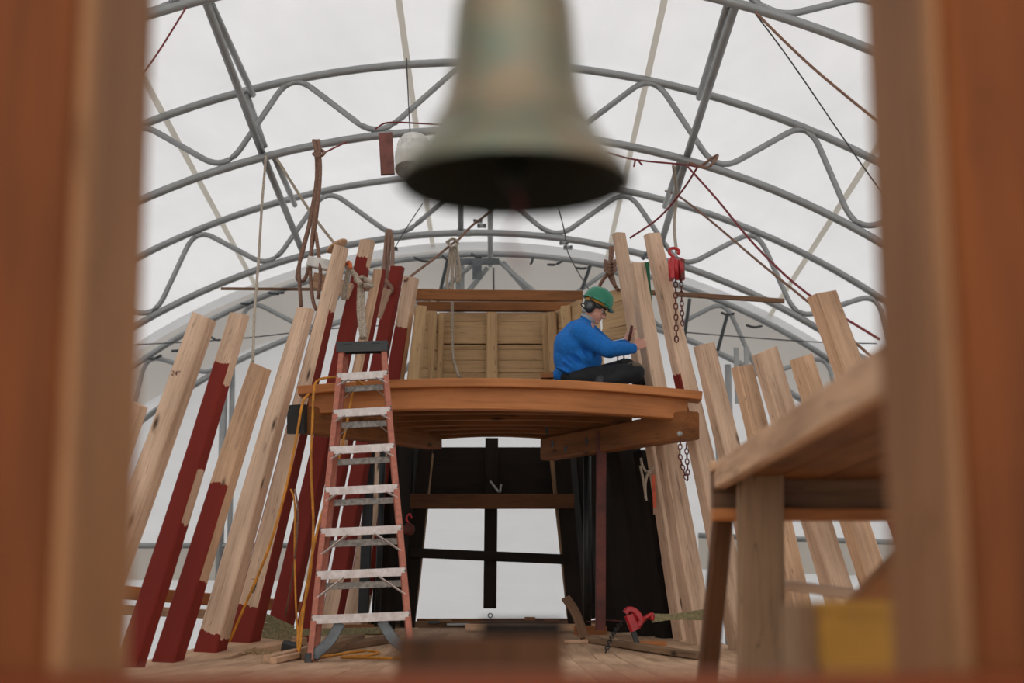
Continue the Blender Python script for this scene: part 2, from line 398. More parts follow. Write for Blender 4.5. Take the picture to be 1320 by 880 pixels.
# ---------------------------------------------------------------- boat deck
def dz(Y): return 0.0 if Y < 11 else .24*((Y-11)/5)**1.3
deck = thing('ship_deck', (0, 8, -.06), 'dusty pale planked boat deck', kind='structure')
pw = .19; k = 0
for i in range(-14, 15):
    x0 = i*pw
    path = []
    Ys = [1.0, 4, 7, 9.5, 11, 12, 13, 14, 15, 15.8]
    for Y in Ys:
        lim = 2.9 if Y < 9 else 2.75 - (Y-9)*.17
        if abs(x0) > lim - .1: break
        path.append(V((x0*(1-.012*max(0, Y-8)), Y, dz(Y)-.03-.0006*random.random())))
    if len(path) < 3: continue
    mb = MB(); zc = random.uniform(-.002,.002)
    mb.sweep([p+V((0,0,zc)) for p in path], V((1,0,0)), rect(pw-.008, .06, .004))
    obj('plank', mb, 'deck', deck)
# hull beams under the deck so it is carried
hb = thing('hull_support', (0, 8, GROUND), 'heavy timber cradle carrying the boat deck from the concrete floor', 'cradle')
for Y in (2, 5, 8, 11, 14):
    zt = dz(Y)-.07
    obj('crossbeam', MB().beam((-2.3+.04*Y,Y,zt-.1),(2.3-.04*Y,Y,zt-.1),.2,.2,V((0,1,0))), 'brown', hb)
    for s_ in (-1, 1): obj('post', MB().beam((s_*1.6,Y,GROUND),(s_*1.6,Y,zt-.2),.2,.2,V((1,0,0))), 'brown', hb)
# covering board along the ladder-side timbers
mb = MB(); pth = [W(60,905,8.6), W(150,880,9.8), W(215,862,10.8), W(290,842,11.7), W(365,826,12.7)]
mb.sweep([p-V((0,0,.0)) for p in pth], lambda i, t: V((1,.2,0)), rect(.46, .09, .012)); obj('covering_board', mb, 'rib2', None, 'thick pale board on the deck edge that the ladder-side timbers stand on', 'board')
mb = MB(); pth = [W(1190,880,9.2), W(1080,872,10.2), W(1000,858,11.3), W(915,845,12.5)]
mb.sweep([p-V((0,0,.05)) for p in pth], lambda i, t: V((1,-.2,0)), rect(.4, .09, .012)); obj('covering_board', mb, 'rib2', None, 'thick pale board on the deck edge below the chain hoist side timbers', 'board')

# ---------------------------------------------------------------- hull timbers
def rib(base, top, Y, wb, wt, sgn, label, fp=(), ip=(), mat='rib', yaw=15, name='hull_timber', cap='rib', group='upright hull timbers', Yt=None, wedge=True):
    A, B = W(*base, Y), W(*top, Yt or Y); a = math.radians(yaw)*sgn
    ax = (B-A).normalized()
    k = Y/F/(math.cos(a)+abs(math.sin(a))+.08)
    Sb, St = wb*k, wt*k
    A = A - ax*.25; L = (B-A).length
    n = 26; side = V((math.cos(a), -math.sin(a) , 0)) if sgn > 0 else V((math.cos(a), -math.sin(a), 0))
    front_in = None
    def on(iv, s):
        f = (s-.25)/(L-.25)
        return max([-9.0]+[min(f-x0 if x0 > 0 else 9, x1-f if x1 < 1 else 9) for x0, x1 in iv])*(L-.25)+.1
    # profile segs: 0 = -n side, 2 = +side, 4 = +n side, 6 = -side.  n = t x side points to -Y? -> decide
    nn = ax.cross(side.normalized())
    frontseg = 4 if nn.y < 0 else 0
    insideseg = 2 if sgn > 0 else 6      # +side is the right-hand face (inner for timbers on the left)
    def paint(j, s):
        if j in (frontseg,): return on(fp, s)
        if j == insideseg: return on(ip, s)
        if j in (frontseg+1, (frontseg-1) % 8, insideseg-1, insideseg+1): return max(on(fp, s), on(ip, s))
        return on(ip, s)
    path = []; sc = []
    wv = random.uniform(-.012,.012)
    for i in range(n+1):
        f = i/n; path.append(A.lerp(B, f) + V((math.sin(f*5+wv*100)*.006, 0, 0))); sc.append((1+(St/Sb-1)*f)*(1+random.uniform(-.006,.006)))
    mb = MB(); mb.sweep(path, side, rect(Sb, Sb*.95, .012), scale=sc, paint=paint)
    # slope the sawn top a little
    tv = mb.v[-8:]
    tilt = random.uniform(-.03,.03)
    for i in range(len(mb.v)-8, len(mb.v)):
        d = (mb.v[i]-B).dot(side); mb.v[i] = mb.v[i] + ax*(d*tilt*6) + ax*((mb.v[i]-B).y*random.uniform(.05,.1))
    return obj(name, mb, mat, None, label, 'timber', group)
rib((62,862),(178,520), 9.2, 36,30, 1, 'short pale timber half hidden by the blurred near post, ladder side')
rib((98,866),(265,408), 9.8, 42,34, 1, 'tall pale timber second from the near post, unpainted with one red drip', ip=[(.965,.985)])
rib((166,866),(310,405),10.4, 38,27, 1, 'timber painted dark red except its bare top, beside the tall pale one', fp=[(0,.856)], ip=[(0,.41),(.56,.80)])
rib((216,850),(337,472),10.9, 40,30, 1, 'shorter timber, red lower half and bare cracked top, fourth from near post', fp=[(0,.585)], ip=[(0,.27)], mat='rib2')
rib((270,838),(395,398),11.5, 42,24, 1, 'long bare timber with a short red painted foot', fp=[(0,.05)], ip=[(0,.04)])
rib((314,830),(441,318),12.2, 42,21, 1, 'tallest bare timber with red inner face, white rope round its head', fp=[(0,.09)], ip=[(0,.83)])
rib((355,836),(475,310),12.8, 36,21, 1, 'dark red timber with bare tip, strap bound round its foot', fp=[(0,.955)], ip=[(0,.93)])
rib((393,815),(491,348),13.4, 27,18, 1, 'narrow bare timber with a red inner edge, behind the ladder top', ip=[(0,1)], fp=[(0,.5)], mat='rib2')
rib((428,795),(513,344),14.0, 30,20, 1, 'timber painted red right to its top, just behind the ladder', fp=[(.12,1)], ip=[(0,1)])
rib((456,812),(531,358),14.6, 34,22, 1, 'last ladder-side timber, bare tip above red, beside the olive boards', fp=[(.5,.85)], ip=[(.1,.7)])
rib((884,838),(798,301),13.3, 30,20,-1, 'tall bare timber the worker reaches behind, taller of the pair at his hands', yaw=28)
rib((905,842),(820,340),12.8, 40,25,-1, 'bare timber under the worker near hand, shorter of that pair', yaw=22)
rib((962,850),(841,302),12.2, 42,24,-1, 'tall bare timber just before the red chain hoist', ip=[(.55,.66)], yaw=20)
rib((1004,850),(908,444),11.6, 42,29,-1, 'bare timber first beyond the platform end, split along its face')
rib((1044,850),(957,472),11.1, 38,30,-1, 'short bare timber with a dark knot, second beyond the platform end', mat='rib2')
rib((1105,850),(986,452),10.6, 42,36,-1, 'bare timber with a black stain under its top')
rib((1158,850),(1033,460),10.2, 42,32,-1, 'short bare timber between the stained one and the tall cracked one', mat='rib2')
rib((1228,850),(1060,379), 9.6, 44,40,-1, 'tall cracked timber rising over the blurred table, red at its foot', fp=[(0,.4)], ip=[(0,.4)], mat='rib2')
# pencil marks on two of the timbers
tc = bpy.data.curves.new('pencil_text', 'FONT'); tc.body = '24"'; tc.size = .05; tc.extrude = .0006; tc.align_x = 'CENTER'
to = bpy.data.objects.new('tmp_text', tc); COL.objects.link(to); bpy.context.view_layer.update()
me = bpy.data.meshes.new_from_object(to.evaluated_get(bpy.context.evaluated_depsgraph_get())); bpy.data.objects.remove(to)
r1 = bpy.data.objects['hull_timber.001']; r5 = bpy.data.objects['hull_timber.005']
def on_face(o, x, y):
    d = (W(x, y, 10) - CAM).normalized(); ok, p, n_, i_ = o.ray_cast(CAM - o.location, d); return (p + o.location, n_) if ok else (W(x, y, 9.7), V((0,-1,0)))
p, n_ = on_face(r1, 226, 484); zx = V((1,0,0)) - n_*n_.x; zx.normalize(); zx = (zx + V((0,0,-.12))).normalized(); zy = n_.cross(zx)
me.transform(Matrix((zx, zy, n_)).transposed().to_4x4()); me.transform(Matrix.Translation(p + n_*.002))
me.materials.clear(); me.materials.append(plain('brown_pencil', (92,52,34), .8)); pm = obj('pencil_mark', None, 'black', r1, data=me)
P = [on_face(r5, x, y) for x, y in ((325,746),(330,747),(331,752),(329,758),(328,762),(325,764),(327,760),(329,756),(330,750))]
obj('pencil_squiggle', MB().tube(smooth_path([a_ + b_*.002 for a_, b_ in P], 3), .0025, 5), 'cable', r5)
# dark timbers beneath the platform
for i, (b, t_, Y, wb, wt, sg, lab) in enumerate([((800,806),(772,560),14.4,44,40,-1,'dark timber beside the red shore post'), ((838,824),(804,580),13.9,52,48,-1,'widest dark timber under the platform'), ((860,818),(831,580),13.6,34,32,-1,'outermost dark timber under the platform, pale blocks on its edge'),
        ((494,802),(502,560),14.7,34,30,1,'dark timber seen between the ladder rungs'), ((516,802),(530,565),15.2,32,32,1,'dark timber beside the ladder rail'), ((762,766),(748,570),15.3,34,32,-1,'dark timber behind the slim black prop, ending above the deck'), ((782,768),(766,570),15.0,34,30,-1,'dark timber behind the red-brown shore post, ending above the deck')]):
    rib(b, t_, Y, wb, wt, sg, lab, mat='dark', name='dark_timber', group='dark timbers under the platform', yaw=24)
edge = thing('edge_strip', W(860,818,13.5), 'orange-brown edging strip with pale blocks beside the dark timbers', 'strip')
obj('strip', MB().beam(W(871,820,13.5), W(841,585,13.5), .04, .05, V((1,0,0))), 'orange', edge)
for x, y in ((847,657),(858,722)): obj('block', MB().beam(W(x,y+6,13.45), W(x,y-6,13.45), .07, .06, V((1,0,0))), 'rib', edge)
# ribband planks outside the timbers
obj('ribband', MB().beam(W(120,760,11.6), W(400,783,14.6), .11, .05, V((0,0,1))), 'orange', None, 'reddish batten nailed across the outside of the ladder-side timbers, low down', 'batten')
obj('ribband', MB().beam(W(120,784,11.7), W(285,792,13.0), .08, .05, V((0,0,1))), 'rib2', None, 'shorter pale batten just under the reddish one', 'batten')
obj('thin_batten', MB().beam(W(285,372,14.9), W(560,374,14.9), .03, .02, V((0,0,1))), 'brown', None, 'thin brown batten crossing behind the tall ladder-side timbers', 'batten')
obj('thin_batten', MB().beam(W(838,377,14.2), W(1011,388,14.2), .05, .03, V((0,0,1))), 'brown', None, 'thin brown batten sticking out past the chain hoist', 'batten')
# white and wood blocks at the head of the tallest timber
bl = thing('clamp_block', W(415,345,12.4), 'white block and wood chock clamped beside the tallest bare timber head', 'block')
obj('white_block', MB().beam(W(397,337,12.45), W(427,343,12.45), .09, .1, V((0,0,1))), 'white', bl)
obj('wood_chock', MB().beam(W(404,362,12.55), W(426,366,12.55), .14, .1, V((0,0,1))), 'rib2', bl)
obj('cleat', MB().beam(W(431,368,12.55), W(452,376,12.55), .14, .1, V((0,0,1))), 'rib', bl)
obj('cleat', MB().beam(W(497,372,13.6), W(484,408,13.6), .12, .06, V((1,0,0))), 'rib', bl)
# round cap on the tallest timber
obj('round_pad', MB().lathe([(.001,0),(.10,0),(.105,.008),(.10,.016),(.001,.016)], W(435,318,12.3), (-.5,.1,.8), 20), 'rib2', None, 'round wooden pad tipped against the head of the tallest timber', 'pad')

# ---------------------------------------------------------------- work platform
def camber(l, m, r, Y, thick, depth, n=16):
    """beam whose TOP edge passes through three pixels at distance Y; returns sweep"""
    A, Mm, B = W(*l, Y), W(*m, Y), W(*r, Y); P = []
    for i in range(n+1):
        f = i/n; z = A.z*(1-f)*(1-2*f) + Mm.z*4*f*(1-f) + B.z*f*(2*f-1)
        P.append(V((A.x+(B.x-A.x)*f, Y+depth/2, z-thick/2)))
    return MB().sweep(P, V((0,1,0)), rect(depth, thick, .006))
plat = thing('work_platform', W(640,560,12.8), 'orange-brown timber platform with curved beams that the worker sits on', 'platform')
obj('front_board', camber((384,497),(640,487),(905,504), 11.7, .072, .24), 'orange', plat)
obj('front_beam', camber((398,505),(640,499),(886,513), 11.8, .185, .12), 'orange', plat)
jb = [(12.35,533,455,830),(12.8,541,475,815),(13.2,547.5,500,800),(13.55,552.5,520,780),(13.9,557.5,540,760),(14.2,562,560,722)]
for Y, yb, xl, xr in jb:
    yt = yb - .12*F/Y*1.0
    obj('joist', camber((xl,yt+4),(640,yt),(xr,yt+5), Y, .12, .08), 'orange_dark', plat)  # darker than the front beam: underside shade put into the timber colour
for i in range(12):
    Y = 12.05 + i*.19; zt = W(640,487,11.7).z
    xl = -1.3+(Y-12)*.2; xr = 1.2-(Y-12)*.12; zb = 2.195+.02
    P = [V((xl+(xr-xl)*q/10, Y, zb - .035*((q/10-.5)*2)**2 + .0)) for q in range(11)]
    obj('plank', MB().sweep(P, V((0,1,0)), rect(.182,.035,.003)), 'shade_brown', plat)  # shade below the platform is put into the plank brown
for nm, a0, a1, Y0, Y1, hh, lab in (('bearer', (391,541),(560,566),11.72,14.2,.22,None), ('bearer', (890,548),(706,579),11.72,14.2,.235,None)):
    A, B = W(*a0, Y0), W(*a1, Y1); side = V((0,0,1))
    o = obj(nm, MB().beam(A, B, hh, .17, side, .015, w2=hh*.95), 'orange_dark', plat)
obj('end_cap', MB().beam(W(381,540,11.66), W(385,540.5,11.71), .24, .16, V((0,0,1))), 'black', plat, label='black painted end')
o = MB()
for x, y in ((712,572),(729,579),(756,568),(803,566),(705,555)): o.box(W(x,y,13.0), (.025,.03,.06))
obj('bolt_recess', o, 'black', plat)
o = MB(); o.lathe([(.001,0),(.022,0),(.022,.02),(.001,.02)], W(876,559,11.6), (0,-1,0), 10); obj('bolt_head', o, 'steel', plat)
obj('shore_post', MB().beam(W(774,812,13.05), W(775,556,13.05), .09, .09, V((1,0,0)), .01), 'redsteel', None, 'red-brown square shore post propping the platform', 'post')
obj('steel_prop', MB().tube([W(757,806,13.7), W(757,588,13.7)], .038, 10), 'blacksteel', None, 'slim black steel prop beside the red-brown shore post', 'post')
obj('steel_prop', MB().tube([W(486,806,13.9), W(494,570,13.9)], .03, 10), 'blacksteel', None, 'slim black steel prop behind the ladder', 'post')
obj('steel_prop', MB().beam(W(468,800,14.3), W(479,540,14.3), .1, .1, V((1,0,0))), 'blacksteel', None, 'square black steel prop behind the ladder, beside the slim one', 'post')
# ---------------------------------------------------------------- stern
st = thing('boat_stern', W(635,800,14.9), 'dark open timber frame of the stern under the platform', 'frame')
YS = 14.9
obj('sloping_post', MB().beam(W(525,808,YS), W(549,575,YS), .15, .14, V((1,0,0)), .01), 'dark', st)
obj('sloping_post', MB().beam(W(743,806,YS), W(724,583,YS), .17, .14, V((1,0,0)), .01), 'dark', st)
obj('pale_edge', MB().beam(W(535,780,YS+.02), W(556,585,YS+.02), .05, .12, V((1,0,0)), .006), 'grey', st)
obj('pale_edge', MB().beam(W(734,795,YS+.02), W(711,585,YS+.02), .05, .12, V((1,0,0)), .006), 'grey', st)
obj('crossbeam', MB().beam(W(529,646,YS-.1), W(740,646,YS-.1), .15, .1, V((0,0,1)), .008), 'shade_brown', st)  # brown darkened for the shade under the platform
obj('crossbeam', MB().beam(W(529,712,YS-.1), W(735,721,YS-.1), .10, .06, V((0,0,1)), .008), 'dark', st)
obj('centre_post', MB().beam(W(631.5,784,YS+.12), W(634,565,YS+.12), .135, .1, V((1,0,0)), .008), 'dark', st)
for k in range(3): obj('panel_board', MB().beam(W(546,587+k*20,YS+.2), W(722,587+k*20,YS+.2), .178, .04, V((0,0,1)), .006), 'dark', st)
obj('clamp', MB().tube(smooth_path([W(632,620,YS), W(640,630,YS-.05), W(644,634,YS-.05), W(646,624,YS-.05)],3), .012, 6), 'steel', st)
# bulwark above
bw = thing('stern_bulwark', W(640,487,15.2), 'olive painted bulwark of boards and posts round the stern above the platform', 'bulwark')
YB = 15.4
for y0, y1 in ((403,414.5),(415,443),(445,450.5),(451,464.5),(465,480),(481,495),(496,512)):
    a, b = W(566,(y0+y1)/2,YB), W(712,(y0+y1)/2,YB); h = (y1-y0)*YB/F*1.055
    obj('board', MB().beam(a, b, h, .04, V((0,0,1)), .005), 'olive', bw)
obj('backing', MB().beam(W(572,457,YB+.12), W(706,457,YB+.12), .9, .02, V((0,0,1)), .003), 'dark', bw)
for (b0, b1, Y, wd) in [((634,500),(634,403),15.28,.135), ((532,500),(543,395),14.2,.13), ((550,500),(557,402),14.8,.12), ((565,500),(569,405),15.2,.07), ((708,500),(701,407),15.25,.08), ((716,500),(711,403),14.9,.11), ((737,500),(729,395),14.3,.12), ((773,500),(764,385),13.9,.12)]:
    obj('bulwark_post', MB().beam(W(*b0,Y), W(*b1,Y), wd, .12, V((1,0,0)), .015, w2=wd*.85), 'olive', bw)
for (x0, Y0, x1, Y1, yt, yb) in [(536,14.2,568,15.4,(398,406),(500,500)), (748,13.9,708,15.4,(385,406),(500,500))]:
    for q in range(4):
        f0, f1 = (q+.5)/4, 0
        yl = yt[0]+(yb[0]-yt[0])*f0; yr = yt[1]+(yb[1]-yt[1])*f0; h = (yb[0]-yt[0])/4*Y0/F*.96
        obj('board', MB().beam(W(x0,yl,Y0+.08), W(x1,yr,Y1), h, .035, V((0,0,1)), .005), 'olive', bw)
obj('backing', MB().beam(W(552,452,15.0), W(572,455,15.5), .85, .02, V((0,0,1)), .003), 'olive', bw)
obj('backing', MB().beam(W(538,455,14.32), W(556,455,15.0), .85, .02, V((0,0,1)), .003), 'olive', bw)
sp = thing('side_panel', W(800,440,13.4), 'olive board panel hung by rope between the worker and the tall timbers', 'panel')
for q, (ya, yb) in enumerate(((372,386),(387,417),(418,433))):
    o = MB(); Y = 13.5; a, b = (778, (ya+yb)/2+7), (808+q*3, (ya+yb)/2-1)
    o.beam(W(*a, Y+.25), W(*b, Y), (yb-ya)*Y/F*1.2, .04, V((0,0,1)), .004); obj('board', o, 'olive', sp)
obj('edge_batten', MB().beam(W(806,370,13.45), W(817,434,13.45), .03, .04, V((1,0,0))), 'orange', sp)
rail = thing('crossing_rails', W(640,380,15), 'pair of brown timber rails across the top of the stern', 'rail')
obj('rail', MB().beam(W(517,380,14.7), W(751,382,14.7), .11, .09, V((0,0,1))), 'orange_dark', rail)
obj('rail', MB().beam(W(538,395,15.4), W(742,396,15.4), .1, .09, V((0,0,1))), 'orange_dark', rail)

# ---------------------------------------------------------------- step ladder (folded, leaning on the platform)
def ladder():
    lb, lt = W(398,853,10.4), W(440,447,11.45); rb, rt = W(533,849,10.4), W(496,444,11.45)
    root = thing('step_ladder', lb.lerp(rb, .5), 'salmon-railed folding step ladder with aluminium steps leaning on the platform', 'ladder')
    X = (rb-lb).normalized(); U = ((lt+rt)-(lb+rb)).normalized(); Nn = U.cross(X); Nn = Nn if Nn.y > 0 else -Nn
    for a, b, s in ((lb, lt, 1), (rb, rt, -1)):
        o = MB(); o.beam(a, b, .02, .085, X, .003); o.beam(a+X*s*.012-Nn*.035, b+X*s*.012-Nn*.035, .04, .014, X, .003); o.beam(a+X*s*.012+Nn*.035, b+X*s*.012+Nn*.035, .04, .014, X, .003)
        obj('front_rail', o, 'salmon', root)
        o = MB(); ra, rb2 = a+X*s*.035+Nn*.13+U*.02, b+X*s*.03+Nn*.11-U*.04
        o.beam(ra, rb2, .025, .055, X, .003); obj('rear_rail', o, 'salmon', root)
        obj('foot', MB().beam(a-U*.03, a+U*.05, .05, .1, X, .008), 'black', root)
    for k, (yl, yr) in enumerate(((487,483.5),(534,530),(581.5,577),(634,629.5),(687,682.5),(742,737),(799,793.5))):
        a, b = on_line(lb, lt, yl), on_line(rb, rt, yr); dn = V((0,0,1)); bk = (V((0,1,0)) - X*X.y).normalized()
        s1 = (b-a).normalized()
        o = MB()
        o.beam(a-bk*.045, b-bk*.045, .058, .006, dn, .002)               # front flange
        o.beam(a+bk*.0+dn*.027, b+bk*.0+dn*.027, .09, .005, bk, .001)    # tread
        o.beam(a+bk*.045, b+bk*.045, .045, .005, dn, .002)
        for q in range(5): o.beam(a+bk*(.018*q-.036)+dn*.031, b+bk*(.018*q-.036)+dn*.031, .006, .004, bk, .001)
        obj('step', o, 'alu', root)
        if k < 6:
            sh = .5 if k < 3 else 1.0
            for p, dr, rl, rtop in ((a, s1, lb, lt), (b, -s1, rb, rt)):
                sz = .09 if k < 4 else .2
                q = p + dr*sz - bk*.045 - dn*.02; e = p - U*(sz*.9) - bk*.03
                obj('brace', MB().beam(q, e, .034, .006, X.cross(q-e), .002), 'alu', root)
        off = Nn*.13 - U*.03
        if k < 6:
            obj('rear_rung', MB().beam(a+off+s1*.04, b+off-s1*.04, .05, .02, dn, .003), 'alu_d', root)
        if k in (0, 1):
            for p, dr in ((a, s1), (b, -s1)):
                obj('brace', MB().beam(p+off+dr*.12, p+off-U*.09+dr*.03, .022, .006, V((0,1,0)), .002), 'alu_d', root)
        if k == 6:
            for p, dr, f in ((a, s1, lb), (b, -s1, rb)):
                q = p + dr*.2 - dn*.03; e = f + U*.02 + dr*.03 + bk*.05
                path = smooth_path([q, q.lerp(e, .5)+dr*.02, e.lerp(q, .15)-dr*.012, e], 4)
                o = MB(); o.sweep(path, lambda i, t: t.cross(V((0,1,0))), rect(.075,.04,.004)); obj('foot_brace', o, 'steel_d', root)
    a, b = lt, rt; c = (a+b)/2 + U*.015
    o = MB(); hw = (b-a).length/2+.03
    o.sweep([c-X*hw, c+X*hw], V((0,1,0)), rect(.17, .022, .008)); o.beam(c-X*hw-V((0,.085,.035)), c+X*hw-V((0,.085,.035)), .085, .012, V((0,0,1)), .003)
    o.beam(c-X*hw*.98+V((0,.085,-.03)), c+X*hw*.98+V((0,.085,-.03)), .07, .012, V((0,0,1)), .003)
    cap = obj('top_cap', o, 'black', root)
    o = MB()
    for s in (-.55,.55): o.beam(c+X*(s*hw-.035)-V((0,.093,.012)), c+X*(s*hw+.035)-V((0,.093,.012)), .01, .004, V((0,0,1)), .001)
    obj('slot', o, 'blacksteel', root)
    o = MB()
    for k2, (yl, yr) in enumerate(((487,483.5),(534,530),(581.5,577),(634,629.5),(687,682.5),(742,737),(799,793.5))):
        for A_, B_, y in ((lb,lt,yl),(rb,rt,yr)):
            for d_ in (-.012,.02): o.lathe([(.001,0),(.008,0),(.006,.005),(.001,.006)], on_line(A_,B_,y)-Nn*.043+U*d_, -Nn, 8)
    obj('rivet', o, 'steel_d', root, kind='stuff')
ladder()

# ---------------------------------------------------------------- near bell post frame (out of focus)
def nearpost(xb0, xb1, xt0, xt1, s, lab):
    # inner back edge x=xb.., front edge; posts run from below the sill to above the frame
    root = thing('bell_post', V((s*.62, 1.85, 0)), lab, 'post', 'posts of the bell frame')
    Yf, Yb = 1.68, 1.98
    def pt(x, y, Y): return W(x, y, Y)
    xin = lambda y: (186 - 34*y/880) if s < 0 else (1127 + 40*y/880)
    o = MB(); vs = []
    for y in (-80, 960):
        Xi = pt(xin(y), y, Yb); xo = s*.95
        z = Xi.z
        for X_, Y_ in ((Xi.x, Yf), (Xi.x, Yb), (xo, Yb), (xo, Yf)): vs.append(V((X_, Y_, z)))
    lo, hi = vs[4:], vs[:4]
    for v_ in lo: v_.z = 0
    cx = sum((v_.x for v_ in lo))/4
    B0 = sum(lo, V())/4; T0 = sum(hi, V())/4
    wd = abs(lo[0].x-lo[2].x)
    o.beam(B0, T0, wd, Yb-Yf, V((1,0,0)), .012)
    obj('timber', o, 'post', root)
    # thin board giving the inner face a paler colour
    o = MB(); ib = V((lo[0].x - s*.008, (Yf+Yb)/2, 0)); it = V((hi[0].x - s*.008, (Yf+Yb)/2, hi[0].z))
    o.beam(ib, it, .018, Yb-Yf-.01, V((1,0,0)), .004); obj('inner_face', o, 'post_in', root, label='paler inner face')
    return root
nearpost(0,0,0,0,-1,'blurred near bell post on the ladder side, brown timber with paler inner face')
nearpost(0,0,0,0,1,'blurred near bell post on the table side, brown timber with paler inner face')
obj('sill_beam', MB().beam((-.95,1.5,.255),(.95,1.5,.255),.15,.14,V((0,0,1)),.012), 'sill', None, 'blurred orange-brown sill beam lying across the foot of the near posts', 'beam')
hs = thing('head_beam', V((0,1.85,1.42)), 'heavy timber head beam joining the bell posts above the bell', 'beam')
obj('timber', MB().beam((-.95,1.85,1.52),(.95,1.85,1.52),.16,.2,V((0,0,1)),.012), 'post', hs)
for s in (-1,1): obj('sill_block', MB().beam((s*.8,1.5,0),(s*.8,1.5,.18),.16,.12,V((1,0,0))), 'sill', None, 'timber block under the sill beam, %s' % ('ladder side' if s < 0 else 'table side'), 'block')
# bell
def bell():
    Yb = 1.85; rim = W(663, 237, Yb); k = Yb/F*1.0
    R = 157*k; top = W(663, -14, Yb); H = top.z - rim.z
    root = thing('ship_bell', rim, 'green-bronze ship bell hanging blurred close to the camera', 'bell')
    prof = [(1.0,0),(.995,.025),(.95,.07),(.875,.13),(.79,.19),(.69,.28),(.615,.38),(.575,.48),(.55,.60),(.53,.75),(.515,.85),(.50,.91),(.47,.95),(.38,.98),(.2,1.0),(.001,1.0)]
    o = MB(); o.lathe([(r*R, z*H) for r, z in prof], rim, n=56); obj('shell', o, 'bell', root)
    o = MB(); o.lathe([(r*R*.96-.001, z*H*.96-.001) for r, z in prof], rim+V((0,0,.001)), n=48); o.lathe([(R*.955,.0),(R*.98,-.004),(R,.0)], rim, n=48)
    obj('inside', o, 'bellin', root)
    o = MB()
    for z, r in ((.30,.675),): o.lathe([(r*R, z*H-.004),(r*R+.004, z*H),(r*R, z*H+.004)], rim, n=48)
    obj('raised_band', o, 'bell', root)
    o = MB(); o.lathe([(.03,H-.002),(.032,H+.02),(.022,H+.03),(.02,H+.06),(.001,H+.062)], rim, n=24); o.tube([rim+V((0,0,H+.03)), rim+V((0,0,1.44-rim.z))], .012, 10)
    obj('crown', o, 'bell', root)
    o = MB(); o.tube([rim+V((0,0,H*.9)), rim+V((0,0,.03))], .006, 8); o.ell(rim+V((0,0,.012)), (.018,.018,.022)); obj('clapper', o, 'bellin', root)
    o = MB(); a = rim+V((0,0,-.005)); o.tube(smooth_path([a, a+V((.008,0,-.03)), a+V((-.008,0,-.07)), a+V((.012,.0,-.115))], 5), .0022, 6); obj('lanyard', o, 'rope_r', root)
bell()
# near blurred things on the deck
wb = thing('wood_block', V((-.05,2.35,0)), 'blurred brown stepped timber block low in front, between the posts', 'block')
obj('block', MB().beam((-.05,2.35,0),(-.05,2.35,.352),  .26,.24,V((1,0,0)),.012), 'shade_brown', wb)
obj('upper_block', MB().beam((-.05,2.35,.352),(.082,2.35,.352),.10,.05,V((0,1,0))), 'dark', wb)
bn = thing('storage_bin', V((.63,2.75,0)), 'blurred ochre-yellow bin standing on the deck below the table', 'bin')
obj('bin_body', MB().sweep([V((.665,2.8,0)), V((.665,2.8,.395))], V((1,0,0)), rect(.17,.2,.02), scale=[.93,1]), 'ochre', bn)
obj('rim', MB().sweep([V((.665,2.8,.388)), V((.665,2.8,.408))], V((1,0,0)), rect(.178,.21,.02)), 'ochre', bn)
obj('grey_side', MB().beam((.565,2.85,0),(.565,2.85,.402),.04,.18,V((1,0,0))), 'grey', bn)  # grey slab forming the grey side of the bin

# ---------------------------------------------------------------- blurred work table seen from below
tz = 1.0
tab = thing('work_table', V((1.5,5,0)), 'blurred timber work table rising close on the hoist side, seen from beneath', 'table')
Y1 = 6.1; Y0 = 2.9; X0 = .865
for i in range(7):
    xa = X0+.05+.2*i
    obj('top_plank', MB().beam((xa+.1,Y0,.945),(xa+.1,Y1,.945),.194,.04,V((1,0,0)),.006), 'orange_dark', tab)
obj('side_board', MB().beam((X0+.02,Y0,.9425),(X0+.02,Y1,.9425),.115,.05,V((0,0,1)),.008), 'rib2', tab)
obj('end_beam', MB().beam((X0-.01,Y1,.88),(2.3,Y1,.88),.17,.08,V((0,0,1)),.008), 'brown', tab)
obj('end_ledge', MB().beam((X0-.02,Y1-.06,.775),(2.3,Y1-.06,.775),.05,.1,V((0,0,1)),.008), 'orange', tab)
obj('end_lip', MB().beam((X0-.02,Y1-.05,.98),(2.3,Y1-.05,.98),.04,.1,V((0,0,1)),.006), 'rib2', tab)
obj('leg', MB().beam((1.01,Y1-.16,0),(1.035,Y1-.16,.955),.185,.1,V((1,0,0)),.01), 'grey', tab)
obj('leg', MB().beam((.845,Y1+.3,0),(.93,Y1+.1,tz-.1),.08,.1,V((1,0,0)),.01), 'shade_brown', tab)
obj('leg', MB().beam((2.15,Y1-.16,0),(2.13,Y1-.16,.92),.185,.1,V((1,0,0)),.01), 'grey', tab)
obj('leg', MB().beam((2.15,3.1,0),(2.13,3.1,.92),.185,.1,V((1,0,0)),.01), 'grey', tab)
obj('stretcher', MB().beam(W(990,750,6.3), W(1115,768,5.6), .04, .05, V((0,0,1))), 'rib', tab)
obj('brace', MB().beam((.66,4.2,.02), (1.56,4.2,.93), .09, .1, V((0,1,0))), 'orange_dark', tab)

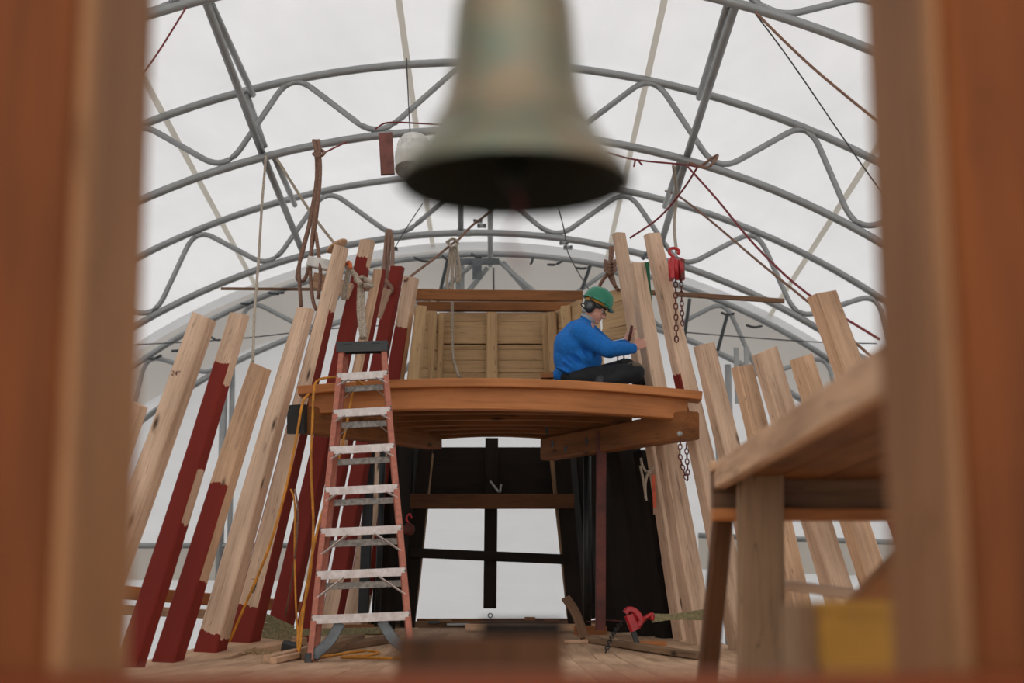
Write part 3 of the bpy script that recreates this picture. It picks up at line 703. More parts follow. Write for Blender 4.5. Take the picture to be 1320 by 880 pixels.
# ---------------------------------------------------------------- ropes and lines
def rope(P, r, mat, label, name='rope', n=5, cat='rope', group=None, extra=None):
    r *= .85 if mat == 'rope_r' else 1
    o = MB().tube(smooth_path(px(P), n), r, 7)
    for Q in extra or []: o.tube(smooth_path(px(Q), n), r, 7)
    return obj(name, o, mat, None, label, cat, group)
rope([(343,200,12.9),(338,260,12.6),(333,340,12.0),(328,405,11.4),(326,466,10.95)], .012, 'rope_w', 'thin pale rope dropping straight to the shorter half-red timber')
rope([(357,205,12.9),(385,250,12.9),(405,280,12.9),(436,320,12.8)], .014, 'rope_w', 'pale rope slanting down to the head of the tallest bare timber')
rope([(404,181,12.85),(409,196,12.75),(411,220,12.7),(405,265,12.6),(393,315,12.5),(384,348,12.5),(384,361,12.5),(394,358,12.5),(402,320,12.5),(409,270,12.6),(413,215,12.7),(408,181,12.9)], .017, 'rope_b', 'hank of brown rope looped over a roof arch above the ladder-side timbers',
     extra=[[(411,181,12.85),(412,200,12.7),(412,240,12.6),(404,290,12.5),(400,345,12.45),(403,385,12.4),(408,400,12.4)],[(406,181,12.9),(408,230,12.72),(398,290,12.6),(386,340,12.5),(388,395,12.45)],[(404,198,12.7),(411,202,12.66),(418,197,12.7),(413,193,12.8)],[(407,300,12.5),(413,350,12.4),(410,385,12.4)]])
rope([(416,198,12.7),(432,190,12.8),(447,183,12.95)], .010, 'rope_r', 'short red cord from the brown rope hank up to the roof arch', cat='cord')
rope([(499,297,15.35),(496,330,15.0),(494,352,14.3),(500,368,14.0),(505,350,14.3),(506,315,15.1),(503,297,15.35)], .022, 'rope_b', 'brown rope sling round the roof arch above the narrow red-edged timber', extra=[[(502,297,15.35),(500,340,14.8),(497,366,14.0)],[(497,360,14.0),(505,372,13.9),(500,378,13.9),(495,368,13.9)]])
rope([(640,265,14.9),(625,278,15.1),(606,293,15.35),(592,308,15.3),(583,314,15.25),(560,333,15),(537,350,14.7),(522,362,14.5)], .014, 'rope_b', 'light brown line running from under the bell to the last ladder-side timber')
rope([(581,314,15.2),(579,340,15.2),(576,362,15.2),(579,374,15.2),(583,365,15.2),(583,318,15.2),(587,340,15.2),(590,365,15.2),(593,350,15.2),(588,318,15.2)], .017, 'rope_w', 'knotted hank of white rope hanging in front of the stern', extra=[[(576,312,15.2),(584,308,15.1),(590,313,15.2),(584,319,15.1),(577,313,15.2)],[(583,320,15.2),(583,390,15.2),(583,440,15.1),(585,465,15.0),(592,486,14.6)]])
rope([(447,343,12.35),(456,352,12.3),(462,362,12.3),(466,376,12.3),(468,405,12.25),(470,436,12.1)], .024, 'rope_w', 'thick white rope knotted at the head of the tallest timber and hanging behind the ladder', extra=[[(450,344,12.4),(445,370,12.4),(443,386,12.4)],[(458,362,12.3),(468,358,12.25),(479,368,12.3),(466,366,12.2),(459,358,12.25)],[(464,366,12.3),(463,400,12.25),(467,436,12.15)]])
rope([(441,343,12.3),(450,338,12.25),(452,346,12.25)], .018, plain('orange_rope', (222,120,76), .9), 'short orange rope loop at the head of the tallest timber')
rope([(483,290-26,14),(484,166,12.9),(500,158,12.9),(540,159,12.9),(600,163,12.9)][1:], .010, 'rope_r', 'thin red cord tied along the roof arch beside the white lamp', cat='cord')
rope([(780,196,12.9),(820,206,12.9),(880,212,12.9),(898,215,12.85)], .011, 'rope_r', 'red cord knotted along the roof arch on the hoist side', cat='cord', extra=[[(819,205,12.9),(817,215,12.9)],[(821,205,12.9),(828,213,12.9)]])
rope([(900,214,12.9),(880,245,13.2),(850,280,13.4),(812,307,13.4)], .012, 'rope_r', 'red cord slanting from the roof arch down to the tall timber by the worker', cat='cord')
rope([(884,212,12.9),(925,258,12.3),(975,318,11.6),(1040,378,10.9),(1133,437,10)], .012, 'rope_r', 'long red cord slanting down behind the tall cracked timber', cat='cord')
rope([(858,246,15.3),(878,255,14.8),(920,288,14),(975,335,13),(1045,392,12),(1135,470,11)], .012, 'rope_b', 'long brown line slanting down beside the red cord')
rope([(905,213,13),(925,200,13),(912,216,12.9),(888,210,12.9)], .014, 'rope_b', 'brown rope wrapped round the roof arch at the red cords')
rope([(974,16,10.3),(1010,52,10.2),(1060,98,10.1),(1145,168,9.9)], .011, 'rope_b', 'brown line falling from the nearest roof arch towards the near post')
rope([(974,18,10.3),(1020,80,10.2),(1085,175,10.1),(1150,268,9.9)], .006, 'cable', 'thin dark line falling steeply from the nearest roof arch', cat='line')
rope([(240,10,10.3),(205,66,10.1),(178,104,9.9)], .009, 'rope_r', 'thin dark red cord in the top corner beside the near post', cat='cord')
rope([(140,446,17.8),(300,437,17.8),(420,424,17.8),(520,418,17.8)], .008, 'cable', 'thin cable across the end wall behind the ladder-side timbers', cat='cable')
rope([(880,428,17.8),(980,436,17.8),(1060,441,17.8),(1150,443,17.8)], .008, 'cable', 'thin cable across the end wall behind the hoist-side timbers', cat='cable')
rope([(636,345,17.9),(637,430,17.9)], .012, 'cable', 'dark vertical cable hanging in the middle of the end wall', cat='cable')
rope([(524,75,12.9),(526,120,12.9),(529,178,12.6)], .006, 'cable', 'thin dark cable dropping to the white lamp', cat='cable')
rope([(545,262,15.3),(522,297,15.5),(506,325,15.3)], .006, 'cable', 'thin dark line slanting into the clamp beside the brown sling', cat='line')
rope([(720,268,15.2),(728,300,15.4),(732,325,15.3),(752,362,14.6),(762,376,14)], .007, 'cable', 'thin dark line running down through the clamp above the worker', cat='line')
rope([(787,318,13.7),(786,340,13.6),(783,352,13.6),(774,366,13.6),(767,385,13.6)], .018, 'rope_b', 'brown rope sling binding the panel to the tall timber beside the worker', extra=[[(790,318,13.7),(788,345,13.6),(793,370,13.5)],[(783,352,13.6),(790,364,13.6),(797,374,13.5)]] + [[(780,336+4*q,13.62),(787,340+4*q,13.5),(793,336+4*q,13.62)] for q in range(4)])
rope([(797,452,13.3),(796,470,13.3),(799,486,13.2)], .008, 'rope_r', 'pair of red cords hanging between the worker and the timber', cat='cord', extra=[[(804,455,13.3),(806,486,13.2)]])
rope([(868,214,13),(872,250,14),(869,290,14),(872,325,12.6)], .016, 'rope_w', 'pale rope carrying the red chain hoist')
# clamps on arch B
for x, y, l in ((504,318,'shiny cable clamp on the roof arch beside the brown sling'), (729,316,'shiny cable clamp on the roof arch above the worker'), (618,288,'pair of bolted steel clamps on top of the roof arch under the bell')):
    root = thing('cable_clamp', W(x, y+8, 15.4), l, 'clamp')
    for q in range(2):
        o = MB(); p = W(x+(q*5-2), y+q*6-3, 15.42); o.box(p, (.10,.05,.035)); obj('clamp_plate', o, 'steel', root)
        o = MB(); o.tube([p+V((-.035,-.05,0)), p+V((-.035,.05,0))], .016, 6); o.tube([p+V((.035,-.05,0)), p+V((.035,.05,0))], .016, 6); obj('bolt', o, 'steel_d', root)
root = thing('arch_bracket', W(612,350,17.9), 'bolted steel bracket at the crown of the farthest roof arch', 'bracket')
obj('plate', MB().box(W(616,337,17.9), (.55,.04,.08)), 'steel_d', root); obj('bolt_plate', MB().box(W(615,350,17.9), (.12,.06,.2)), 'steel_d', root)
for x, y in ((949,455),(962,455)):
    obj('slotted_bar', MB().beam(W(x+2,520,14.5), W(x,448,14.5), .055, .02, V((1,0,0)), .004), 'steel', None, 'flat drilled steel bar standing behind the short pale timbers, %s' % ('one nearer the platform' if x == 949 else 'one nearer the table'), 'bar')
obj('steel_pole', MB().tube([W(944,640,14.3), W(938,470,14.3)], .034, 10), 'steel', None, 'round steel pole rising between the first two short pale timbers', 'pole')
# lamp on arch A
lp = thing('work_lamp', W(515,224,12.7), 'white round work lamp on a brown board fixed to the roof arch behind the bell', 'lamp')
obj('backboard', MB().beam(W(500,225,12.75), W(497,172,12.85), .13, .03, V((1,0,0)), .004), plain('brown_board', (132,78,68), .7), lp)
ax = (W(534,170,12.5)-W(528,222,12.35))
o = MB(); c = W(530,222,12.45); o.lathe([(.13,0),(.15,.02),(.155,.12),(.165,.125),(.165,.22),(.15,.225),(.15,.32),(.13,.36),(.07,.375),(.001,.375)], c, ax, 28); obj('housing', o, 'white', lp)
o = MB(); o.lathe([(.001,.012),(.125,.012),(.13,0),(.15,.02)], c, ax, 28); obj('lens', o, 'alu_d', lp)
o = MB(); a_ = ax.normalized()
for q in range(16):
    th = q*math.pi/8; o.box(c+a_*.28+V((math.cos(th)*.152, math.sin(th)*.152, 0)), (.008,.008,.09))
obj('rib', o, 'white', lp)
# ---------------------------------------------------------------- chain hoist
def chain(path, name, mat, parent, L=.05, label=None, cat=None):
    pts = smooth_path(path, 8); acc = 0; out = MB(); k = 0; want = 0
    for a, b in zip(pts, pts[1:]):
        l = (b-a).length; u = (b-a).normalized()
        while want <= acc + l:
            p = a + u*(want-acc); sd = V((1,0,0)) if k % 2 else V((0,1,0))
            ring = [p + u*(L*.62*math.sin(q*math.pi/4)) + sd*(L*.34*math.cos(q*math.pi/4)) for q in range(9)]
            out.tube(ring, L*.12, 5); want += L*.95; k += 1
        acc += l
    return obj(name, out, mat, parent, label, cat)
YH = 12.0
h = thing('chain_hoist', W(872,360,YH), 'red hand chain hoist with top hook hanging beside the tall bare timber', 'hoist')
o = MB()
for q in (-1, 0, 1): o.lathe([(.001,-.022),(.085,-.022),(.098,-.012),(.098,.012),(.085,.022),(.001,.022)], W(872+q*7,347,YH), (1,-.15,.05), 20)
obj('housing', o, 'red', h)
obj('side_plate', MB().beam(W(866,360,YH-.02), W(866,334,YH-.02), .04, .15, V((1,0,0)), .015), 'red', h); obj('side_plate', MB().beam(W(879,360,YH-.02), W(879,336,YH-.02), .035, .13, V((1,0,0)), .012), 'redsteel', h)
obj('top_hook', MB().tube(smooth_path(px([(872,338,YH),(868,331,YH),(863,326,YH),(864,321,YH),(870,320,YH),(875,323,YH),(874,328,YH)]), 4), .014, 8), 'red', h)
chain(px([(871,360,YH),(871,390,YH),(872,440,YH+.1)]), 'load_chain', 'redsteel', h, .05)
chain(px([(878,360,YH),(879,400,YH),(880,420,YH)]), 'hand_chain', 'redsteel', h, .045)
chain(px([(877,569,11.65),(877,590,11.65),(886,618,11.65),(885,580,11.65),(885,569,11.65)]), 'hand_chain', 'redsteel', h, .045)
o = MB(); P = px([(833,338,13.0),(834,360,13.0),(837,398,13.0)]); o.sweep(P, V((1,0,0)), rect(.06,.012,.002)); obj('green_strap', o, 'green', None, 'green webbing strap hanging between the two tall timbers by the worker', 'strap')
obj('shackle', MB().tube(smooth_path(px([(828,334,12.9),(834,326,12.9),(842,330,12.9),(838,338,12.9)]),4), .018, 8), 'steel_d', None, 'dark steel shackle above the green strap', 'shackle')
rope([(825,600,13.1),(829,618,13.1),(833,645,13.1)], .012, 'rope_w', 'frayed end of pale rope hanging under the platform by the dark timbers', extra=[[(833,608,13.1),(828,600,13.1),(826,590,13.1)],[(836,606,13.1),(832,622,13.1),(832,642,13.1)],[(842,602,13.1),(834,612,13.1)]])
obj('orange_strip', MB().beam(W(844,655,13.2), W(842,612,13.2), .03, .01, V((1,0,0)), .002), plain('orange_paint', (226,92,50), .5), None, 'orange and green tag strip beside the dark timbers', 'strip')
# ---------------------------------------------------------------- yellow extension cord
yc = thing('extension_cord', W(385,850,11.2), 'yellow extension cord looped over the platform end and trailing to the deck', 'cord')
obj('cord_run', MB().tube(smooth_path(px([(470,497,11.6),(452,486,11.6),(430,486,11.6),(412,489,11.6),(405,500,11.55),(403,540,11.4),(401,600,11.4),(404,680,11.4),(399,745,11.3),(387,800,11.2),(384,832,11.1),(389,843,11.0),(400,845,10.8)]), 5), .011, 7), 'yellow', yc)
obj('cord_run', MB().tube(smooth_path(px([(398,508,11.62),(390,520,11.5),(381,570,11.4),(366,640,11.3),(345,710,11.3),(318,775,11.4),(296,826,11.5)]), 5), .011, 7), 'yellow', yc)
obj('cord_run', MB().tube(smooth_path(px([(458,495,11.62),(452,520,11.6),(442,570,11.5),(428,620,11.4),(410,680,11.2),(398,740,11.1),(390,800,11.1),(386,838,11.0),(381,842,11.1)]), 5), .010, 7), 'yellow', yc)
obj('cord_run', MB().tube(smooth_path(px([(375,630,11.2),(380,650,11.2),(380,720,11.2),(382,790,11.2),(386,838,11.1)]), 5), .008, 7), 'yellow', yc)
obj('cord_coil', MB().tube(smooth_path([V((p.x, p.y, dz(p.y)+.014)) for p in px([(410,846,11.0),(430,842,11.3),(470,839,11.8),(489,841,11.6),(470,844,11.2),(440,846,11.0),(475,847,10.9),(510,848,10.8),(528,842,11.2)])], 6), .011, 7), 'yellow', yc)
rope([(380,630,11.15),(384,660,11.15),(380,720,11.2),(368,795,11.8)], .008, 'brown' if False else 'rope_b', 'thin old cord hanging against the dark red timber')
# strap round the dark red timber foot and lying on the deck
sb = thing('webbing_strap', W(360,830,12.3), 'olive webbing strap wound round the foot of the dark red timber', 'strap')
for a, b, wd in (((343,796,12.5),(378,812,12.35),.07), ((337,806,12.5),(376,818,12.35),.07), ((338,818,12.5),(372,822,12.35),.07)):
    obj('strap_wrap', MB().beam(W(*a), W(*b), wd, .012, V((0,0,1)), .003), 'webbing', sb)
obj('strap_tail', MB().beam(W(376,815,12.35), W(505,812,13.2), .06, .012, V((0,0,1)), .003), 'webbing', sb)
dr = thing('power_tool', W(381,842,11.8), 'small black power tool lying by the strap on the deck edge', 'tool')
obj('body', MB().beam(W(368,833,11.9), W(385,838,11.8), .1, .09, V((0,0,1)), .03), 'black', dr); obj('grip', MB().beam(W(382,838,11.8), W(388,843,11.7), .05, .05, V((0,1,0)), .015), 'blacksteel', dr)
obj('label_plate', MB().beam(W(371,832,11.84), W(379,835,11.8), .03, .01, V((0,0,1)), .002), 'steel', dr)
# planks and battens on the deck by the ladder
def lay(a, b, w_, t_, mat, label, name='loose_board', cat='board', group=None):
    A, B = W(*a), W(*b); A.z = dz(A.y)+t_/2+.002 if len(a) < 4 else A.z; B.z = dz(B.y)+t_/2+.002 if len(b) < 4 else B.z
    return obj(name, MB().beam(A, B, w_, t_, V((1,0,0)) if abs((B-A).normalized().x) < .7 else V((0,1,0)), .005), mat, None, label, cat, group)
lay((345,858,10.3),(425,838,12.4), .07,.05,'rib2','thin pale batten on the deck between the timbers and the ladder, outer one','loose_batten')
lay((352,864,10.1),(405,848,11.6), .05,.04,'rib2','thin pale batten on the deck, the one nearest the ladder foot','loose_batten')
lay((398,850,10.9),(462,826,12.9), .12,.08,'grey','grey plank lying on the deck behind the ladder foot')
lay((412,838,11.8),(500,825,13.0), .2,.05,'brown','flat brown board lying behind the ladder')
lay((760,815,13.0),(905,862,10.9), .09,.05,'grey','long grey batten lying across the deck planks on the hoist side','loose_batten')
# heap of shavings
o = MB(); c = W(330,846,11.6); c.z = dz(c.y)+.01
for q in range(260):
    a = random.uniform(0, 6.28); r_ = random.random()**.6*.2; p = c+V((math.cos(a)*r_*1.1, math.sin(a)*r_, max(0, .05*(1-r_/.2))*random.random())); d = V((random.uniform(-1,1), random.uniform(-1,1), random.uniform(0,.5)))*.02
    o.tube([p-d, p+V((0,0,.006)), p+d], .0025, 3)
obj('wood_shavings', o, 'dust', None, 'small heap of pale wood shavings at the deck edge', 'shavings', kind='stuff')
# far deck edge clutter
def blk(x0, x1, y0, y1, Y, d, mat, label, name='timber_offcut', cat='offcut'):
    a, b = W(x0,(y0+y1)/2,Y), W(x1,(y0+y1)/2,Y)
    return obj(name, MB().beam(a, b, (y1-y0)*Y/F, d, V((0,0,1)), .006), mat, None, label, cat)
blk(430,900,801,826,15.0,.16,'brown','long low timber lying across the far end of the deck','cross_timber','timber')
blk(538,760,797,803,15.3,.12,'orange_dark','thin brown timber on top of the far cross timber','cross_timber','timber')
blk(600,770,804,812,14.3,.14,'rib2','pale board lying before the far cross timber','loose_board','board')
blk(676,690,795,800,14.9,.1,'orange','small orange offcut block on the far cross timber')
blk(702,720,798,803,14.9,.1,'orange_dark','small rounded offcut beside the orange block')
blk(740,782,807,823,14.0,.14,'orange','orange timber offcut at the foot of the red-brown shore post')
blk(430,500,805,817,14.0,.14,'orange_dark','brown timber offcut behind the bottom step of the ladder')
blk(818,858,826,833,12.7,.2,'orange','flat reddish board under the dark timbers','loose_board','board')
blk(552,566,800,804,14.8,.06,'black','black tool handle lying on the far cross timber','tool_handle','tool')
blk(576,604,803,806,14.8,.05,'steel','bright steel tool lying on the far cross timber','hand_tool','tool')
blk(566,582,798,802,14.82,.05,'grey','small grey chisel block beside the black handle')
o = MB(); c = W(632,793,15.0); o.tube([c+V((.022*math.cos(q*math.pi/6), 0, .022*math.sin(q*math.pi/6))) for q in range(13)], .006, 6); o.tube([c-V((0,0,.022)), c-V((0,0,.08))], .006, 6); obj('eye_bolt', o, 'steel_d', None, 'small steel eye bolt standing up in the middle of the far deck edge', 'bolt')
obj('leaning_plank', MB().sweep(smooth_path(px([(729,770,13.3),(742,790,13.2),(754,822,13.0)]),4), V((1,0,0)), rect(.085,.025,.004)), 'brown', None, 'short brown plank leaning by the foot of the stern frame', 'plank')
blk(727,758,824,829,12.9,.1,'yellow' if False else 'rib2','thin pale stick lying beside the leaning plank','stick','stick')
# ratchet puller
rp = thing('ratchet_puller', W(822,832,12.2), 'red ratchet puller clamped upright at the deck side, strap leading to the bare timbers', 'ratchet')
o = MB(); o.sweep(smooth_path(px([(806,790,12.2),(811,785,12.2),(820,789,12.2),(826,799,12.2),(822,806,12.2)]),4), V((0,1,0)), rect(.09,.05,.01)); obj('head', o, 'red', rp)
obj('head_body', MB().beam(W(811,792,12.2), W(819,812,12.2), .1, .09, V((0,1,0)), .02), 'red', rp)
obj('handle', MB().beam(W(816,812,12.2), W(822,831,12.2), .045, .03, V((1,0,0)), .008), 'black', rp)
obj('hook', MB().tube(smooth_path(px([(827,801,12.2),(833,795,12.2),(841,792,12.2),(840,799,12.2)]),4), .02, 8), 'red', rp)
obj('strap', MB().beam(W(840,799,12.2), W(921,786,12.3), .045, .012, V((0,0,1)), .003), 'webbing', rp); obj('strap', MB().beam(W(840,794,12.2), W(922,796,12.3), .045, .012, V((0,0,1)), .003), 'webbing', rp)
chain([W(805,797,12.2), W(795,810,12.0), W(788,822,11.8), V((W(781,834,11.6).x, 11.6, dz(11.6)+.02))], 'chain', 'blacksteel', rp, .05)
chain(px([(760,801,13.5),(775,799,13.5),(800,800,13.4)]), 'chain', 'redsteel', None, .05, 'short rusty chain lying by the prop feet', 'chain')
fl = thing('floor_fitting', W(875,832,14.5), 'tangle of small steel fittings beyond the deck side', 'fitting')
obj('ring', MB().tube(smooth_path(px([(864,826,14.5),(870,822,14.5),(880,826,14.5),(884,822,14.5),(878,830,14.5),(868,830,14.5)]),4), .01, 6), 'steel_d', fl)
# chain hoist seen by the dark post, ladder side
o = thing('red_pulley', W(527,690,14.2), 'small red pulley block hanging behind the ladder rail', 'pulley')
obj('wheel', MB().lathe([(.001,-.03),(.05,-.03),(.062,0),(.05,.03),(.001,.03)], W(527,682,14.2), (.3,-1,0), 18), 'redsteel', o); obj('hook', MB().tube(smooth_path(px([(527,674,14.2),(524,668,14.2),(528,662,14.2),(531,668,14.2)]),4), .01, 6), 'red', o)

# ---------------------------------------------------------------- the worker
PY = 12.6
def PP(x, y, Y=PY): return W(x, y, Y)
zt = 2.235
man = thing('person', V((PP(745,480).x, PY, zt)), 'person in blue sweatshirt, green hard hat and black trousers sitting, both hands on a timber', 'person')
def remesh(o, vox, sm=4):
    m = o.modifiers.new('r', 'REMESH'); m.mode = 'VOXEL'; m.voxel_size = vox; m.use_smooth_shade = True
    s = o.modifiers.new('s', 'SMOOTH'); s.factor = .5; s.iterations = sm; return o
hf = V((.88,-.22,-.42)).normalized(); hs_ = V((0,1,0)); hs_ = (hs_-hf*hs_.dot(hf)).normalized(); hu = hs_.cross(hf)*-1
if hu.z < 0: hu = -hu
HR = Matrix((hf, hs_, hu)).transposed()
HC = PP(766,400)
def H(f, s, u): return HC + hf*f + hs_*s + hu*u
hipn, hipf = V((PP(744,484).x, 12.50, zt+.13)), V((PP(744,484).x, 12.72, zt+.13))
kn, kf = PP(819,480,12.40), PP(808,473,12.95)
an, af = V((PP(772,495).x, 12.34, zt+.07)), V((PP(846,492).x, 13.0, zt+.08))
shn, shf = PP(748,428,12.44), PP(754,425,12.80)
eln, elf = PP(783,450,12.36), PP(786,451,12.92)
wrn, wrf = PP(816,449,12.48), PP(806,443,12.98)
nk = PP(760,412)
b = MB()
b.chain([PP(742,482), PP(740,462), PP(742,444), PP(752,430)], [.10,.10,.10,.08])
b.chain([PP(754,424), nk, H(-.01,0,-.03)], [.08,.058,.055])
for s, e, w_ in ((shn, eln, wrn), (shf, elf, wrf)): b.chain([s, e, w_], [.055,.042,.028])
for h_, k_, a_ in ((hipn, kn, an), (hipf, kf, af)): b.chain([h_, k_, a_], [.085,.06,.042]); b.cap(a_, a_+V((.12,-.02,-.03)), .04, .03)
# head with face
b.ell(H(-.012,0,.045), (.098,.077,.095), HR, 20, 14); b.ell(H(.022,0,-.03), (.072,.062,.075), HR, 18, 12)
b.cap(H(.055,0,-.085), H(.03,0,-.08), .027, .04); b.ell(H(.078,0,-.006), (.018,.05,.03), HR)
b.cap(H(.088,0,.012), H(.115,0,-.028), .008, .014); b.ell(H(.106,.011,-.032), (.010,.008,.008), HR); b.ell(H(.106,-.011,-.032), (.010,.008,.008), HR)
b.cap(H(.088,-.018,-.053), H(.088,.018,-.053), .007, .007); b.cap(H(.084,-.016,-.064), H(.084,.016,-.064), .008, .008); b.cap(H(.07,0,-.09), H(.075,0,-.09), .02, .018)
for s in (-1,1): b.ell(H(-.01,s*.08,-.005), (.022,.012,.032), HR); b.cap(H(.082,s*.04,.026), H(.09,s*.015,.024), .008, .008)
# hands: palm and five fingers each, wrapped on the timbers
def hand(wr, d, across, nrm, curl, sc=1.0):
    d, across, nrm = d.normalized(), across.normalized(), nrm.normalized()
    pc = wr + d*.05
    b.chain([wr, wr+d*.03], [.026,.03]); 
    for q in range(4):
        a0 = wr + d*.02 + across*(q-1.5)*.011; a1 = wr + d*.088 + across*(q-1.5)*.0205
        b.cap(a0, a1, .015, .0115)
        p = a1; dd = d.copy(); Ls = [(.040,.026,.020),(.046,.029,.022),(.043,.027,.021),(.033,.021,.018)][q]
        for s_, L_ in enumerate(Ls):
            dd = (dd + nrm*curl*(.5+.35*s_) + across*(q-1.5)*.04).normalized(); r0 = .0098-.0010*s_; p2 = p + dd*L_; b.cap(p, p2, r0, r0-.001, 10); p = p2
    t0 = wr + d*.03 - across*.026; t1 = t0 + (d*.7 - across*.8).normalized()*.042; t2 = t1 + (d - across*.15 + nrm*.35).normalized()*.032; t3 = t2 + (d + nrm*.5 + across*.2).normalized()*.026
    b.chain([t0, t1, t2, t3], [.016,.0125,.0115,.0095])
hand(wrn, V((.62,.25,.35)), V((-.35,.05,.9))*-1, V((-.2,.95,0)), .45)
hand(wrf, V((.25,-.1,.9)), V((-.5,.8,.1)), V((.9,.2,.1)), .75)
body = obj('body', b, 'skin', man); remesh(body, .0065, 3)
# sweatshirt
b = MB()
b.chain([PP(739,478), PP(735,462), PP(736,444), PP(744,430)], [.145,.155,.158,.13])
b.ell(PP(741,478), (.16,.20,.09)); b.ell(PP(737,448), (.165,.215,.17)); b.ell(PP(747,430), (.12,.20,.10))
b.cap(shn, shf, .10, .10); b.cap(PP(748,426), PP(757,415), .115, .07); b.ell(PP(758,464), (.13,.17,.12)); b.ell(PP(757,446), (.12,.19,.12)); b.cap(PP(720,483), PP(738,486), .06, .06)
for s, e, w_ in ((shn, eln, wrn), (shf, elf, wrf)):
    b.cap(s, e, .10, .08); b.cap(e, e.lerp(w_, .8), .08, .058); b.cap(e.lerp(w_, .8), e.lerp(w_, .93), .058, .048)
    for q in range(5):
        t = .25+.15*q; c_ = s.lerp(e, t); b.ell(c_+V((random.uniform(-.02,.02),-.03,random.uniform(-.04,.03))), (.06,.05,.02), Matrix.Rotation(random.uniform(.2,1.0), 3, 'Y'))
for q in range(6): b.ell(PP(725+q*7, 476-q*5+random.uniform(-3,3), 12.44), (.08,.05,.014), Matrix.Rotation(.5+.12*q, 3, 'Y'))
sw = obj('sweatshirt', b, 'blue', man); remesh(sw, .014, 5)
o = MB(); nd = (H(0,0,-.03)-PP(756,416)).normalized(); o.lathe([(.074,0),(.078,.012),(.072,.03),(.064,.032),(.06,.01)], PP(757,413), nd, 24); obj('collar', o, plain('grey_collar', (170,176,180), .9), man)
for e, w_ in ((eln, wrn), (elf, wrf)):
    c_ = e.lerp(w_, .88); d = (w_-e).normalized(); o = MB(); o.lathe([(.040,0),(.046,.004),(.046,.045),(.040,.05)], c_, d, 20); obj('cuff', o, 'blue', man)
# trousers
b = MB()
b.ell(PP(742,486), (.15,.19,.12)); 
for h_, k_, a_ in ((hipn, kn, an), (hipf, kf, af)):
    b.cap(h_, h_.lerp(k_, .5), .115, .10); b.cap(h_.lerp(k_, .5), k_, .10, .085); b.cap(k_, k_.lerp(a_, .9), .085, .062)
    for q in range(4): c_ = h_.lerp(k_, .2+.22*q); b.ell(c_+V((0,-.05,.03)), (.014,.06,.08), Matrix.Rotation(random.uniform(-.8,.8), 3, 'Y'))
tr = obj('trousers', b, 'pants', man); remesh(tr, .014, 4)
o = MB(); o.ell(kn+V((-.01,-.01,.05)), (.07,.06,.045)); obj('dusty_knee_patch', o, plain('dusty_cloth', (112,98,80), .9), man)
for a_, d in ((an, V((-.8,-.1,-.1))), (af, V((.9,-.1,.0)))):
    o = MB(); d = d.normalized(); s0 = V((a_.x, a_.y, zt+.045)); o.cap(s0, s0+d*.17, .05, .042); o.cap(a_+V((0,0,.03)), s0, .055, .05); bo = obj('boot', o, 'black', man); remesh(bo, .01, 3)
    obj('boot_sole', MB().beam(s0-d*.05-V((0,0,.035)), s0+d*.21-V((0,0,.035)), .085, .02, V((0,1,0)), .008), 'blacksteel', man)
# beanie, helmet, ear defenders, glasses
o = MB(); o.ell(H(-.016,0,.055), (.104,.084,.092), HR, 24, 14); bb = obj('beanie', o, 'black', man)
# cut away the face opening by keeping only the part above the brow
import bmesh as _b
bm = _b.new(); bm.from_mesh(bb.data)
_b.ops.bisect_plane(bm, geom=bm.verts[:]+bm.edges[:]+bm.faces[:], plane_co=H(.09,0,.038), plane_no=(hu*1.0+hf*-.45).normalized(), clear_inner=True); bm.to_mesh(bb.data); bm.free()
tilt = (hu*.93 + hf*.02).normalized()
hc = H(-.005,0,.083)
prof = [(1.0,0),(1.0,.02),(.985,.05),(.93,.10),(.80,.15),(.6,.185),(.35,.20),(.001,.205)]
o = MB(); o.lathe([(r*.118, z*.66) for r, z in prof], hc, tilt, 36, sx=1.18, ref=hf); obj('hard_hat', o, 'hat', man)
o = MB(); o.lathe([(.11,-.004),(.128,-.010),(.131,-.006),(.118,.008)], hc, tilt, 36, sx=1.16, ref=hf)
fwd = (hf - tilt*hf.dot(tilt)).normalized(); P = []
for q in range(-5, 6):
    a = q*.16; P.append((hc + fwd*math.cos(a)*.137 + hs_*math.sin(a)*.125 - tilt*.006, hc + fwd*(math.cos(a)*.137+.045*math.cos(q*.3)) + hs_*math.sin(a)*.135 - tilt*.022))
base = len(o.v)
for a, c_ in P: o.v += [a, c_, c_-tilt*.004, a-tilt*.006]
for q in range(10):
    for r_ in range(4): o.face([base+q*4+r_, base+q*4+(r_+1)%4, base+q*4+4+(r_+1)%4, base+q*4+4+r_], smooth=False)
obj('hat_brim', o, 'hat', man)
o = MB(); pts = [hc + fwd*math.cos(a)*(.150-.004*q) + hs_*math.sin(a)*.0 + tilt*(.02+math.sin(a)*.1) for q, a in enumerate([.15+.29*q for q in range(10)])]
ridge = [hc + fwd*(.137*math.cos(a)) + tilt*(.138*math.sin(a)) for a in [.25+.26*q for q in range(11)]]; o.sweep(ridge, hs_, rect(.03,.008,.003)); obj('hat_ridge', o, 'hat', man)
o = MB(); o.lathe([(.098,-.03),(.100,-.028),(.104,-.002),(.100,0)], hc, tilt, 30, sx=1.12, ref=hf); obj('hat_headband', o, 'ochre', man)
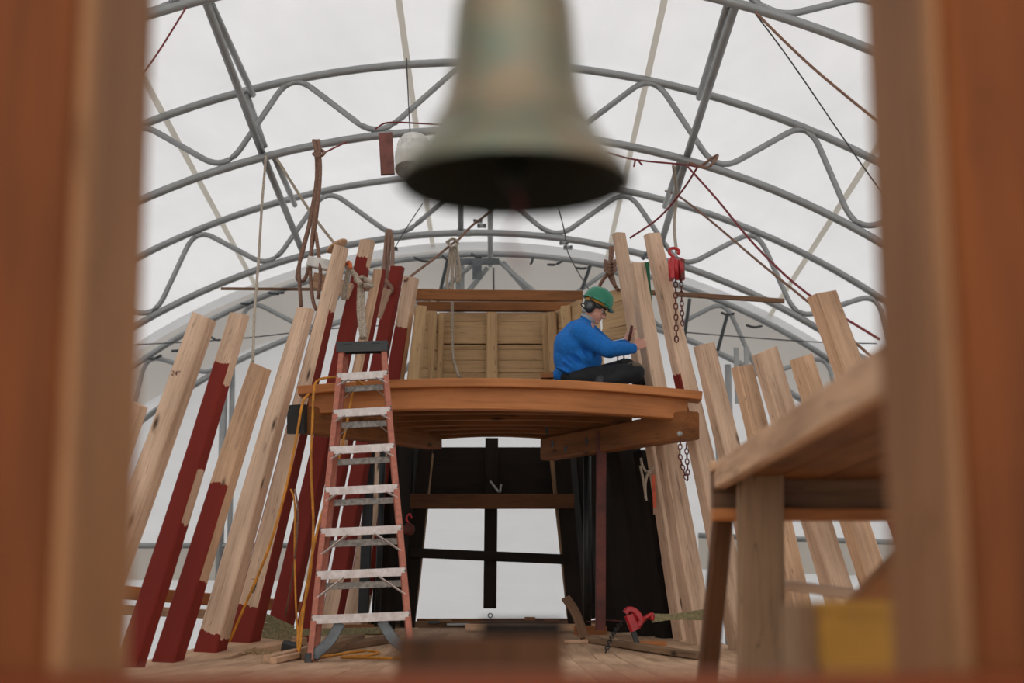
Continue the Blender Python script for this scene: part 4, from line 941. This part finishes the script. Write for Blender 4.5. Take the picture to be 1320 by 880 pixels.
for s in (-1,1):
    c_ = H(-.028, s*.088, -.0); ax_ = (hs_*s).normalized()
    o = MB(); o.lathe([(.001,.04),(.026,.04),(.036,.034),(.042,.02),(.044,0),(.001,-.002)], c_, ax_, 24, sx=1.25, ref=hu); em = obj('ear_defender', o, 'black', man)
    o = MB(); o.lathe([(.043,-.006),(.050,0),(.048,.012),(.040,.014)], c_, ax_, 24, sx=1.22, ref=hu); obj('cushion', o, 'blacksteel', em)
    o = MB(); o.lathe([(.001,.045),(.020,.0445),(.022,.04)], c_, ax_, 20, sx=1.3, ref=hu); obj('cup_plate', o, 'steel_d', em)
    o = MB(); o.tube(smooth_path([c_+ax_*.035+hu*.02, c_+ax_*.045-hf*.015+hu*.06, hc+hs_*s*.125-fwd*.02], 4), .006, 6); obj('mount_arm', o, 'black', em)
o = MB(); o.tube(smooth_path([H(-.03,-.11,0), H(-.11,-.08,.0), H(-.13,0,0), H(-.11,.08,0), H(-.03,.11,0)], 4), .006, 6); obj('neck_band', o, 'black', man)
o = MB()
for s in (-1,1):
    c_ = H(.103, s*.033, .006); o.tube([c_ + hs_*(.024*math.cos(q*.524)) + hu*(.017*math.sin(q*.524)) for q in range(13)], .0022, 5); o.tube([H(.1,s*.058,.01), H(.05,s*.077,.014), H(-.01,s*.084,.012)], .0022, 5)
o.tube([H(.106,-.01,.01), H(.112,0,.013), H(.106,.01,.01)], .002, 5); obj('glasses', o, 'blacksteel', man)
o = MB()
for s in (-1,1): o.ell(H(.083, s*.031, .008), (.012,.013,.010), HR, 12, 8)
ey = obj('eyes', o, plain('eye_white', (205,195,188), .3), man)
o = MB()
for s in (-1,1): o.ell(H(.0945, s*.031, .004), (.003,.006,.006), HR, 10, 6)
obj('iris', o, 'blacksteel', ey)
# tool in his far hand
obj('hand_tool', MB().tube([wrf+V((.03,-.06,.02)), wrf+V((.06,-.05,.16))], .014, 8), 'redsteel', None, 'small dark red hand tool gripped in the worker far hand', 'tool')
obj('timber_wedge', MB().beam(W(697,485,12.3), W(713,484,12.3), .05, .12, V((0,0,1)), .004), 'orange_dark', None, 'small timber wedge lying on the platform behind the worker', 'wedge')
